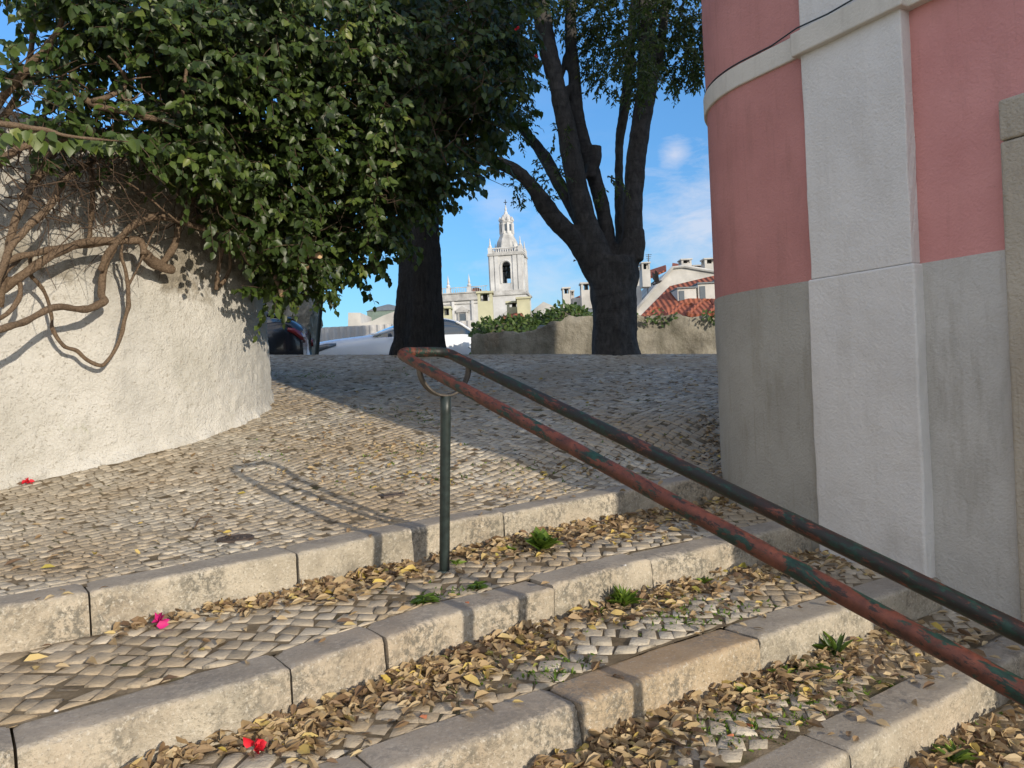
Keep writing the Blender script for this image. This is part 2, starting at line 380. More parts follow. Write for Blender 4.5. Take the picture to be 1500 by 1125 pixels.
# ------------------------------------------------------------------ the lie of the land
KD = np.array([.795, .606]); KN = np.array([.606, -.795])           # along the step edges / down the steps
ZL = [-.72, -.90, -1.07, -1.24, -1.41]                              # top of each kerb row
def st(x, y): return x*KD[0]+y*KD[1], x*KN[0]+y*KN[1]
def xy(s, t): return s*KD[0]+t*KN[0], s*KD[1]+t*KN[1]
KPX = [[(0, 890), (133, 867), (437, 810), (560, 783), (643, 767), (737, 750), (913, 720), (1085, 691)],
       [(37, 1090), (200, 1043), (423, 980), (567, 930), (653, 899), (740, 878), (812, 857), (950, 820), (1180, 769)],
       [(600, 1118), (700, 1080), (847, 1030), (1000, 970), (1110, 932), (1250, 887), (1335, 860)],
       [(1250, 1100), (1430, 998)]]
KST = []
for z, px in zip(ZL, KPX):
    p = np.array([st(*atz(x, y, z)[:2]) for x, y in px])
    d0 = (p[1]-p[0])/(p[1][0]-p[0][0]); d1 = (p[-1]-p[-2])/(p[-1][0]-p[-2][0])
    sl0 = np.clip(d0[1], -.15, .15); sl1 = np.clip(d1[1], -.12, .12)
    p = np.vstack([[p[0][0]-3.5, p[0][1]-3.5*sl0], p, [p[-1][0]+1.2, p[-1][1]+1.2*sl1]]); KST.append(p)
k4 = KST[3].copy(); k4[:, 1] += .56; KST.append(k4)
def kt(i, s):
    v = np.interp(s, KST[i][:, 0], KST[i][:, 1]); return v
KW = .175
def fz(D): return np.interp(D, [3.6, 4.5, 5, 6, 7.5, 9, 10.5, 11.3, 12.5, 15, 18, 24], [-.72, -.67, -.61, -.44, -.17,   .10, .345, .38, .30, .10, -.04, -.2])
def platz(x, y):
    base_ = fz(y)-.045*np.clip(x, -6, 4)*np.clip((y-5)/5.5, 0, 1)
    s, t = st(x, y); q = kt(0, s)-KW-t
    w = np.clip(q/.9, 0, 1); w = w*w*(3-2*w)
    return ZL[0]+.0+(base_-ZL[0])*w
# ------------------------------------------------------------------ cobbles
def cobbles(name, inside, zf, s0, s1, t0, t1, size, ang, seed, bed, mound=1., lim=None):
    rng = np.random.default_rng(seed); mb = MB(); C, Sx = math.cos(ang), math.sin(ang)
    L = max(s1-s0, t1-t0)*.8; cs, ct = (s0+s1)/2, (t0+t1)/2
    rows = int(2*L/size)
    V = []; Fs = []; R = []; o = 0
    for j in range(rows):
        b0 = -L+j*size
        w = size*rng.uniform(.72, 1.15, int(2*L/size)+4); e = -L+np.cumsum(w)+rng.uniform(-.5, .5)*size
        for i in range(len(e)-1):
            a0, a1 = e[i], e[i+1]
            am = (a0+a1)/2; bm = b0+size/2
            s = cs+am*C-bm*Sx; t = ct+am*Sx+bm*C
            x, y = xy(s, t)
            if not inside(x, y, s, t): continue
            g = size*.035
            cr = np.array([[a0+g, b0+g], [a1-g, b0+g], [a1-g, b0+size-g], [a0+g, b0+size-g]])
            wob = .28*size*np.array([math.sin(am*5.1+seed)+math.sin(am*2.3), math.sin(bm*4.3)])
            cr += rng.uniform(-1, 1, (4, 2))*size*.15
            big = .9*size*(math.sin(.9*am+seed)+.6*math.sin(2.1*am+bm)); cr[:, 1] += big
            cen = cr.mean(0)
            zz = rng.normal(0, .0026)*mound-(.006 if rng.random() < .06 else 0); tilt = rng.normal(0, .032, 2)*mound
            rings = []
            for k, dz in ((1., -.014), (.965, -.0025), (.82, .0012)):
                p = cen+(cr-cen)*k
                if k < .9: p = p+(rng.uniform(-1, 1, (4, 2))*size*.03)
                ss = cs+p[:, 0]*C-p[:, 1]*Sx; tt = ct+p[:, 0]*Sx+p[:, 1]*C
                if lim is not None: tt = np.clip(tt, *lim(ss))
                px, py = xy(ss, tt)
                pz = dz+zz+(p-cen)@tilt
                rings.append(np.stack([px, py, pz], 1))
            V.append(np.concatenate(rings)); R.append(np.clip(rng.normal(.48, .27), 0, 1))
            for r_ in (0, 4):
                for q in range(4): Fs.append((o+r_+q, o+r_+(q+1) % 4, o+r_+4+(q+1) % 4, o+r_+4+q))
            Fs.append((o+8, o+9, o+10, o+11)); o += 12
    V = np.concatenate(V); V[:, 2] += zf(V[:, 0], V[:, 1])
    mb.add(V, Fs, np.repeat(R, 12))
    mb.add(*bed, mi=1)
    ob = mb.build(name, [M['cobble'], M['joint']], smooth=True)
    return tag(ob, kind='structure')
def in_building(x, y):   # plan of the right-hand house (wall line through W0)
    w = (x-1.72)*.5+(y-4.18)*-.866; dn = (x-1.72)*-.866+(y-4.18)*-.5
    return dn < -.03 and w > -.3
LW = spline([(-4.75, -9.), (-4.75, -5.), (-4.75, -2.), (-4.72, 1.0), (-4.6, 2.6), (-4.2, 4.15), (-3.57, 5.1), (-3.25, 5.45), (-2.93, 5.8), (-2.63, 6.25), (-2.43, 6.75), (-2.41, 7.25), (-2.55, 7.8), (-3.1, 8.45), (-4., 8.9), (-5.5, 9.2)], 6)  # unseen run behind the camera is added to bounce sunlight onto the pilaster
def behind_left_wall(x, y):
    if y > 8.9 or x > -2.35: return False
    yl = LW[:, 1]; i = np.searchsorted(yl, y); i = min(max(i, 1), len(LW)-1)
    return x < LW[i][0]-.05
# platform
def pin(x, y, s, t):
    if y < 1.7 or y > 11.6 or x < -.80*y-.5 or x > .52*y+.6: return False
    if t > kt(0, s)-KW-.004: return False
    if in_building(x, y) or behind_left_wall(x, y): return False
    if y > 10.9 and x < -5: return False
    return True
def bedgrid(x0, x1, y0, y1, n, zf, cond):
    xs = np.linspace(x0, x1, n); ys = np.linspace(y0, y1, n); X, Y = np.meshgrid(xs, ys)
    Z = zf(X, Y); Vv = np.stack([X, Y, Z], -1).reshape(-1, 3)
    Fs = [(j*n+i, j*n+i+1, (j+1)*n+i+1, (j+1)*n+i) for j in range(n-1) for i in range(n-1) if cond((xs[i]+xs[i+1])/2, (ys[j]+ys[j+1])/2)]
    return Vv, Fs
def plat_cond(x, y): s, t = st(x, y); return t < kt(0, s)-KW+.02
cobbles('pavement', pin, platz, -2.5, 8.5, -10.5, -1.4, .064, math.radians(-14), 3,
        bedgrid(-8, 7, 1., 12.2, 150, lambda x, y: platz(x, y)-.0042, plat_cond), lim=lambda s: (-99, kt(0, s)-KW-.004))
# treads
def tread(i, seed):
    z = ZL[i+1]; base_ = ZL[i]-.175
    def zf(x, y):
        s, t = st(x, y); a = kt(i, s); b_ = kt(i+1, s)-KW
        return z+.012*np.clip((b_-t)/(b_-a+1e-6), 0, 1)+.006*np.sin(3*s+i)
    def ins(x, y, s, t):
        return (kt(i, s)-.02 < t < kt(i+1, s)-KW-.004) and y > 1.25 and x > -3.2 and not in_building(x, y)
    ss = np.linspace(-1.5, 4.6, 60); Vv = []; Fs = []
    for k, s in enumerate(ss):
        for t in (kt(i, s)-.03, kt(i+1, s)-KW+.012):
            x, y = xy(s, t); Vv.append((x, y, float(zf(x, y))-.0042))
        if k: Fs.append((2*k-2, 2*k-1, 2*k+1, 2*k))
    tm = (kt(i, 1.5)+kt(i+1, 1.5))/2
    cobbles('pavement', ins, zf, -1.6, 4.6, tm-1.2, tm+1.2, .084, math.radians(41+5*i), seed, (Vv, Fs), lim=lambda s: (kt(i, s)+.003, kt(i+1, s)-KW-.004))
    return zf
TZ = [tread(i, 20+i) for i in range(4)]
# ------------------------------------------------------------------ kerb rows
def kerb_stone(i, s0, s1, seed, parent, ochre):
    rng = np.random.default_rng(seed); h = .30; g = .004
    n = max(6, int((s1-s0)/.022)); ss = np.linspace(s0+g, s1-g, n)
    prof = []
    for k in range(9): prof.append((0., -h+k*(h-.022)/8))
    for k in range(1, 5): a = k/4*math.pi/2; prof.append((-.022*(1-math.cos(a)), -.022+.022*math.sin(a)))
    for k in range(1, 6): prof.append((-.022-k*(KW-.022)/5, 0.))
    prof.append((-KW, -.12)); m = len(prof); dz = rng.normal(0, .004); dt = rng.normal(0, .004); tl = rng.normal(0, .006)
    P = []
    for s in ss:
        t0 = kt(i, s); 
        for (dtt, z) in prof:
            x, y = xy(s, t0+dtt+dt); P.append((x, y, ZL[i]+z+dz+tl*(s-(s0+s1)/2)))
    P = np.array(P); Q = P.reshape(n, m, 3)
    nz = fbm(P, 9, 3, seed).reshape(n, m); nl = fbm(P, 3.2, 2, seed+9).reshape(n, m); nh = fbm(P, 34, 2, seed+5).reshape(n, m)
    pf = np.array([1.]*9+[1.3]*4+[.0]*5+[0.])
    D3 = np.array([KN[0], KN[1], 0])
    Q += (D3[None, None]*(nz*.007+nl*.009+nh*.0042)[..., None])*pf[None, :, None]
    pz = np.array([0.]*9+[1.2]*4+[.35]*5+[0.]); Q[..., 2] += (nz*.004+nl*.004-.004*np.clip(nh, 0, 1))*pz
    # worn corners at the ends
    e = np.minimum(np.abs(ss-s0), np.abs(s1-ss)); w = np.clip(1-e/.035, 0, 1)**2
    Q[..., 2] -= (w*.012)[:, None]*np.array([0.]*8+[1.]*11)[None, :m]
    Q -= (D3[None, None]*(w*.010)[:, None, None])*np.array([1.]*11+[0.]*8)[None, :m, None]
    Fs = [(a*m+b, (a+1)*m+b, (a+1)*m+b+1, a*m+b+1) for a in range(n-1) for b in range(m-1)]
    Fs += [tuple(range(m)), tuple((n-1)*m+b for b in range(m-1, -1, -1))]
    wear = np.tile(np.array([0.]*10+[.3, .6, .8]+[1.]*6), n)
    mb = MB(); mb.add(Q.reshape(-1, 3), Fs, .9 if ochre else rng.uniform(0, .7))
    o = mb.build('kerb_stone', M['kerb'], parent, True, {'wear': wear}); smooth_mod(o, .9); return o
def s_at(i, px):
    best = min(np.linspace(KST[i][0][0], KST[i][-1][0], 900), key=lambda s: abs(proj((*xy(s, kt(i, s)), ZL[i]))[0]-px)); return best
def proj(p):
    D = p[1]+PIT*p[2]; Z = p[2]-PIT*p[1]; h = p[0]/D; z = Z/D
    return 750+F*(h*CR-z*SR), 562.5-F*(h*SR+z*CR)
JOINTS = [[-700, 133, 437, 737, 915], [-500, 20, 428, 565, 812, 955], [250, 560, 852, 1112], [900, 1250, 1425], [1000, 1400]]
KLAB = ['top row of pale limestone kerb stones edging the upper cobbled landing, just behind the handrail post',
        'second row of limestone kerb stones, passing in front of the foot of the handrail post',
        'third row of limestone kerb stones with one ochre stained block in its middle',
        'lowest limestone kerb row in the bottom right corner under the handrail',
        'limestone kerb row below the bottom right step, mostly out of view']
sd = 100
for i in range(5):
    root = thing('step_kerb', KLAB[i], 'step kerb', 'kerb rows of the steps')
    js = [s_at(i, px) for px in JOINTS[i]]
    js = [js[0]-.9]+js+[min(js[-1]+.75, KST[i][-1][0]), KST[i][-1][0]]
    js = [j for k, j in enumerate(js) if k == 0 or j-js[k-1] > .1]
    for k in range(len(js)-1):
        sd += 1; och = (i == 2 and abs(proj((*xy((js[k]+js[k+1])/2, kt(i, (js[k]+js[k+1])/2)), ZL[i]))[0]-985) < 90)
        o = kerb_stone(i, js[k], js[k+1], sd, root, och)
        if och: o['label'] = 'kerb stone with an ochre stained top'
# ground sheet reaching the horizon
gx = np.concatenate([[-2500, -900, -350, -140, -60, -30, -18], np.linspace(-12, 12, 61), [18, 30, 60, 140, 350, 900, 2500]])
gy = np.concatenate([[-600, -120, -30, -10, -4], np.linspace(-1.5, 22, 70), [26, 34, 50, 90, 170, 350, 900, 3000]])
GX, GY = np.meshgrid(gx, gy)
def ground_z(x, y):
    s, t = st(x, y)
    up = platz(x, y)-.06
    low = np.full_like(x, -1.62)
    k = np.clip((t-(kt(0, s)-.45))/.3, 0, 1)
    z = np.where(y > 11.9, fz(y)-.045*np.clip(x, -6, 4), up)
    z = z*(1-k)+low*k
    far = np.clip((y-22)/25, 0, 1); z = z*(1-far)+far*(-4.)
    side = np.clip((np.abs(x)-10)/12, 0, 1)*np.clip((y-2)/6, 0, 1); return z-side*.3
GZ = ground_z(GX, GY); ny, nx = GX.shape
mb = MB(); mb.add(np.stack([GX, GY, GZ], -1).reshape(-1, 3), [(j*nx+i, j*nx+i+1, (j+1)*nx+i+1, (j+1)*nx+i) for j in range(ny-1) for i in range(nx-1)])
tag(mb.build('ground', M['terrain'], smooth=True), kind='structure')

# ------------------------------------------------------------------ left wall
def left_wall():
    pts = LW; n = len(pts)
    d = np.gradient(pts, axis=0); ln = np.concatenate([[0], np.cumsum(np.linalg.norm(np.diff(pts, axis=0), axis=1))])
    u = np.concatenate([np.arange(0, 12.2, .2), np.arange(12.2, ln[-1]-3, .02), np.arange(ln[-1]-3, ln[-1], .08)]); px = np.interp(u, ln, pts[:, 0]); py = np.interp(u, ln, pts[:, 1])
    T = np.gradient(np.stack([px, py], 1), axis=0); T = unit(T); Nn = np.stack([T[:, 1], -T[:, 0]], 1)
    zs = np.concatenate([np.arange(-1.9, -.75, .1), np.arange(-.75, 2.11, .02)])
    X = px[:, None]+0*zs; Y = py[:, None]+0*zs; Z = zs[None, :]+0*px[:, None]
    P = np.stack([X, Y, Z], -1)
    dsp = .012*fbm(P, 1.4, 3, 3)+.0055*fbm(P, 9, 3, 5)+.006*fbm(P, 26, 2, 8)+.0045*vnoise(P, 60, 12)-.015*(Z-.3)
    flare = .03*np.clip(1-(Z-(platz(X, Y)))/.08, 0, 1)*(1+fbm(P, 12, 2, 4)); dsp = dsp+flare
    Z2 = Z.copy(); Z2[:, -1] += .12*fbm(P[:, -1], 2, 2, 6)
    P[..., 0] += dsp*Nn[:, None, 0]; P[..., 1] += dsp*Nn[:, None, 1]; P[..., 2] = Z2
    nu, nz = P.shape[:2]
    mb = MB(); Fs = [(a*nz+b, (a+1)*nz+b, (a+1)*nz+b+1, a*nz+b+1) for a in range(nu-1) for b in range(nz-1)]
    V = P.reshape(-1, 3)
    # top capped with earth (the wall retains a planted terrace)
    base_i = len(V); inner = np.stack([np.minimum(px-1.2, -5.6), py+.0*px, np.full(nu, 2.05)], 1)
    low = inner.copy(); low[:, 2] = -1.9
    V = np.concatenate([V, inner, low])
    for a in range(nu-1):
        Fs.append((a*nz+nz-1, (a+1)*nz+nz-1, base_i+a+1, base_i+a)); Fs.append((base_i+a, base_i+a+1, base_i+nu+a+1, base_i+nu+a))
    mb.add(V, Fs)
    o = mb.build('terrace_wall', M['roughcast'], smooth=True)
    return tag(o, 'rounded whitewashed roughcast wall under the bougainvillea on the left', 'wall')
left_wall()
# ------------------------------------------------------------------ right-hand house
WD = np.array([.5, -.866]); WN = np.array([-.866, -.5]); W0 = np.array([1.72, 4.18])
def house_right():
    root = thing('corner_house', 'pink house with grey plinth, grey pilaster and rounded corner beside the steps', 'house', loc=(0, 0, 0))
    # outline, from the far side round the corner to the near end of the wall
    R = .80; L0 = .42
    c0 = W0-WD*L0; cen = c0-WN*R
    arc = []
    a0 = math.atan2(WN[1], WN[0])
    for k in range(0, 41): a = a0-math.radians(110)*k/40; arc.append(cen+R*np.array([math.cos(a), math.sin(a)]))
    arc = arc[::-1]
    e = arc[0]+np.array([5.0, 1.0]); curve = [e]+arc+[c0*.5+W0*.5, W0+WD*.02]
    flat = [W0+WD*.575, W0+WD*2.2, W0+WD*4.05]
    end = [W0+WD*4.05, W0+WD*4.05-WN*4.5]
    def strip(mb, path, z0, z1, out, back=.25, mi=0, nzs=1, wob=0.):
        path = np.array(path); T = np.gradient(path, axis=0); T = unit(T)
        Nn = np.stack([T[:, 1], -T[:, 0]], 1)
        V = []; n = len(path); zs = np.linspace(z0, z1, nzs+1)
        for k in range(n):
            o = path[k]+Nn[k]*out; i_ = path[k]-Nn[k]*back
            for z in zs: V.append((o[0], o[1], z))
            V.append((i_[0], i_[1], z1)); V.append((i_[0], i_[1], z0))
        m = nzs+3; V = np.array(V)
        if wob:
            for k, sg in ((0, 1), (n-1, -1)): V[k*m:(k+1)*m, :2] += (.0022*fbm(V[k*m:(k+1)*m]*np.array([0, 0, 1.]), 9, 3, 5+k))[:, None]*T[k]
        if wob: V[:, :2] += (wob*fbm(V, 3.5, 3, 2))[:, None]*WN
        Fs = [(a*m+b, a*m+(b+1) % m, (a+1)*m+(b+1) % m, (a+1)*m+b)[::-1] for a in range(n-1) for b in range(m)]
        Fs += [tuple(range(m)), tuple((n-1)*m+b for b in range(m-1, -1, -1))]
        mb.add(V, Fs, mi=mi)
    ZP, ZB0, ZB1, ZT = .478, 1.735, 1.865, 6.3
    dens = lambda A, B, n=24: [A+(B-A)*k/n for k in range(n+1)]
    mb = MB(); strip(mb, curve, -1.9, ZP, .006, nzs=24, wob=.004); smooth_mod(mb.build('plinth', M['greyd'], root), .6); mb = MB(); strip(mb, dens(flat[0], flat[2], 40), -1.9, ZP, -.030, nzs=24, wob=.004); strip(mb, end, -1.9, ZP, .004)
    smooth_mod(mb.build('plinth', M['grey'], root), .6)
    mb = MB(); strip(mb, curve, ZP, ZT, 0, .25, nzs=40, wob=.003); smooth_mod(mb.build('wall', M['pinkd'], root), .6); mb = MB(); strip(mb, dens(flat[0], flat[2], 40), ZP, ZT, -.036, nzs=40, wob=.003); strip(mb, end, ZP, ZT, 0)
    smooth_mod(mb.build('wall', M['pink'], root), .6)
    mb = MB(); strip(mb, dens(W0+WD*.005, W0+WD*.590), ZP+.002, ZB0+.01, .034, .2, nzs=40, wob=.004); strip(mb, dens(W0+WD*.005, W0+WD*.59), ZB1-.01, ZT, .034, .2, nzs=8)
    o = bevel(mb.build('pilaster', M['greyp'], root), .006); 
    mb = MB(); strip(mb, dens(W0-WD*.012, W0+WD*.605), -1.9, ZP, .045, .2, nzs=60, wob=.005)
    o = bevel(mb.build('pilaster_base', M['greyp'], root), .012, 3)
    mb = MB(); strip(mb, curve, ZB0, ZB1, .018, .2); strip(mb, flat, ZB0-.01, ZB1-.01, .02, .2); strip(mb, [W0-WD*.03, W0+WD*.62], ZB0-.012, ZB1-.012, .075, .2)
    bevel(mb.build('string_course', M['cream'], root), .008)
    mb = MB(); strip(mb, curve+flat, ZT, ZT+.25, .22, .3); strip(mb, end, ZT, ZT+.25, .22, .3)
    bevel(mb.build('cornice', M['cream'], root), .03)
    mb = MB(); top = [np.array(p) for p in curve]+flat+[end[1]]
    mb.add([(*p, ZT+.2) for p in top], [tuple(range(len(top)))[::-1]]); mb.build('roof', M['tile'], root)
    # back walls so the house is closed
    mb = MB(); strip(mb, [end[1], curve[0]], -1.9, ZT, 0); mb.build('wall', M['pink'], root)
    # doorway at the right edge
    df = MB(); a = W0+WD*1.0
    def slab(mb, w0, w1, z0, z1, out, back=.1): strip(mb, [W0+WD*w0, W0+WD*(w0+w1)/2, W0+WD*w1], z0, z1, out, back, nzs=1)
    slab(df, 1.0, 1.16, -1.9, .95, .012); slab(df, 2.06, 2.235, -1.9, .95, .012); slab(df, 1.0, 2.235, .953, 1.135, .014)
    fr = bevel(df.build('door_frame', M['sandstone'], root), .014, 3)
    dr = MB(); slab(dr, 1.163, 2.057, -1.9, .95, -.020); d_ = dr.build('door', M['wood'], root)
    k = MB(); p = W0+WD*1.95+WN*.02; k.lathe([(.001, -.03), (.02, -.03), (.028, 0), (.02, .03), (.001, .03)], (p[0], p[1], -.3), 12); k.build('handle', M['bare'], d_, True)
    # cable clipped on top of the string course
    mb = MB(); pc = np.array([p for p in curve[1:-1]]+[W0+WD*.0]+[W0+WD*x for x in (.2, .4, .6)]); T = unit(np.gradient(pc, axis=0)); Nn = np.stack([T[:, 1], -T[:, 0]], 1)
    off = np.full(len(pc), .008); off[-4:] = .052; pc = pc+Nn*off[:, None]
    zc = np.full(len(pc), ZB1+.012); zc[-4:] = ZB1+.004+np.array([0.01, .0, .01, .015])
    mb.tube(np.column_stack([pc, zc]), .0045, 6); mb.build('cable', M['iron'], root, True)
    a = math.radians(-62)+a0; p = cen+(R+.03)*np.array([math.cos(a-.62), math.sin(a-.62)])
    mb = MB(); mb.tube([(p[0], p[1], 1.3), (p[0], p[1], 2.4), (p[0]+.01, p[1], 5.9)], .008, 6); mb.build('cable', M['iron'], root, True)
house_right()
# ------------------------------------------------------------------ handrail
def handrail():
    root = thing('handrail', 'steel handrail of two peeling red and green tubes on a dark post down the steps', 'handrail')
    L0 = at(592, 522, 3.45); L1 = at(1467, 997, 1.49); d = L1-L0; hd = unit(d[:2]); n = np.array([-hd[1], hd[0], 0]); sep = .265; r = .0245
    R0 = L0+sep*n; end = 1.22
    u = unit(d)
    pts = [L0+d*t for t in np.linspace(end, .0, 40)]
    c = (L0+R0)/2; rr = .07
    # rounded end: two quarter bends with a short cross piece
    loop = []
    for k in range(1, 9):
        a = k/8*math.pi/2; loop.append(L0-u*rr*math.sin(a)+n*rr*(1-math.cos(a)))
    for k in range(0, 9):
        a = k/8*math.pi/2; loop.append(R0-u*rr*math.cos(a)-n*rr*(1-math.sin(a)))
    pts += loop+[R0+d*t for t in np.linspace(.0, end, 40)[1:]]
    mb = MB(); mb.tube(pts, r, 20, .03, 14, 4); V = mb.v[0]; q = V-L0; al = q@u; an_ = q@n
    mb.a = [np.clip((an_-.05)/.15, 0, 1)]  # far rail gets darker colours, standing in for its shaded side
    ro = mb.build('rail', M['rail'], root, True); rc = ro.data.attributes.new('rail_co', 'FLOAT_VECTOR', 'POINT')
    rc.data.foreach_set('vector', np.column_stack([al*9, an_*26, (q-np.outer(al, u)-np.outer(an_, n))@np.cross(n, u)*26]).astype(np.float32).ravel())
    mm = MB()
    for t in (.055, 1.055):
        A = L0+d*t; B = A+sep*n; cc = (A+B)/2
        arc = [cc+n*(-sep/2+.0)*math.cos(a)+np.array([0, 0, -1])*(sep/2)*1.0*math.sin(a)-np.array([0, 0, .015]) for a in np.linspace(0, math.pi, 25)]
        arc = np.array(arc); 
        # flat bar section
        V = []; hw = .019
        for k, p in enumerate(arc):
            a = math.pi*k/24; rad = n*(-math.cos(a))+np.array([0, 0, -1])*math.sin(a); side = np.array([u[0], u[1], 0])/np.hypot(u[0], u[1])
            for sx, sy in ((-1, -1), (1, -1), (1, 1), (-1, 1)): V.append(p+rad*sx*.005+side*sy*hw)
        Fs = [(k*4+j, k*4+(j+1) % 4, k*4+4+(j+1) % 4, k*4+4+j) for k in range(24) for j in range(4)]+[(0, 1, 2, 3), (99, 98, 97, 96)]
        b_ = MB(); b_.add(V, Fs); bevel(b_.build('bracket', M['bare'], root), .002)
        foot = cc+np.array([0, 0, -sep/2-.015])
        if t < .5: bot = atz(651, 843, ZL[1]-.02); 
        else: bot = foot*1.; bot[2] = ZL[4]-.1
        pm = MB(); pm.tube([bot+(foot-bot)*k for k in np.linspace(0, 1, 12)], .0245, 18, .015, 20, 3); pm.build('post', M['iron'], root, True)
        bm_ = MB(); bm_.lathe([(.0, 0), (.034, 0), (.034, .008), (.025, .016), (.0, .016)], (bot[0], bot[1], bot[2]+.014), 18); bm_.build('post_collar', M['iron'], root, True)
handrail()

# ------------------------------------------------------------------ trees
def pxr(px, D): return px*D/F
def limb(P, k=7):
    """P: list of (x, y, D, radius_px) -> world spline and radii"""
    W = np.array([at(x, y, D) for x, y, D, r in P]); R = np.array([pxr(r, D) for x, y, D, r in P])*(.93 if max(q_[3] for q_ in P) > 30 else .87)
    S = spline(np.column_stack([W, R]), k); return S[:, :3], np.maximum(S[:, 3], .006)
def trunk_object(name, limbs, mat, parent, voxel, flute=0., seed=1, z0=0.):
    mb = MB()
    for i, P in enumerate(limbs):
        S, R = limb(P); C = S
        n = len(S); seg = 28 if R.max() > .2 else 16
        m2 = MB(); m2.tube(S, R, seg, .10, 2.2, seed+i)
        V = m2.v[0]; Vc = V.reshape(n, seg, 3)
        if i == 0 and flute:
            a = np.arctan2(Vc[..., 1]-C[:, None, 1], Vc[..., 0]-C[:, None, 0])
            low = np.clip(1-(Vc[..., 2]-z0)/2.6, 0, 1)
            k = 1+flute*(.25+low)*(np.cos(5*a+1.1)*.6+np.cos(8*a+.4+Vc[..., 2]*.5)*.4)
            Vc[..., :2] = C[:, None, :2]+(Vc[..., :2]-C[:, None, :2])*k[..., None]
        mb.add(Vc.reshape(-1, 3), m2.f)
    o = mb.build(name, mat, parent, True)
    rm = o.modifiers.new('merge', 'REMESH'); rm.mode = 'VOXEL'; rm.voxel_size = voxel; rm.use_smooth_shade = True
    sm = o.modifiers.new('smooth', 'SMOOTH'); sm.iterations = 3; sm.factor = .5
    tx = bpy.data.textures.new('bark_lumps', 'CLOUDS'); tx.noise_scale = .18; tx.noise_depth = 3
    dm = o.modifiers.new('lumps', 'DISPLACE'); dm.texture = tx; dm.strength = .035; dm.texture_coords = 'LOCAL'
    return o
def crown_leaves(blobs, n_clump, per, size, rng, droop=.3, twig_mb=None):
    """leafy sprays: short twigs through each blob, leaves set along them"""
    P = []; A = []; N = []; S = []
    for (c, r, share) in blobs:
        c = np.asarray(c, float); r = np.asarray(r, float)
        for k in range(int(n_clump*share)):
            d = unit(rng.normal(0, 1, 3)); q = c+r*d*rng.uniform(.25, 1.)**.5
            dirn = unit(d*.7+rng.normal(0, .6, 3)+np.array([0, 0, -droop])); L = rng.uniform(.5, 1.1)*size*per*.35
            t = np.linspace(0, 1, per)[:, None]
            line = q+dirn*L*t+np.array([0, 0, -1])*droop*L*.4*t*t
            if twig_mb is not None and rng.random() < .5: twig_mb.tube(line[[0, per//2, -1]], [.009, .006, .003], 3, cap=False)
            side = unit(np.cross(dirn, [0, 0, 1.])+1e-6); sg = np.where(np.arange(per) % 2 == 0, 1, -1)[:, None]
            ax = unit(dirn*.6+side*sg*.8+rng.normal(0, .35, (per, 3))+np.array([0, 0, -droop]))
            P.append(line); A.append(ax); N.append(unit(np.array([0, 0, 1.])+rng.normal(0, .55, (per, 3)))); S.append(size*rng.uniform(.6, 1.25, per))
    return (np.concatenate(q) for q in (P, A, N, S))
rngT = np.random.default_rng(5)
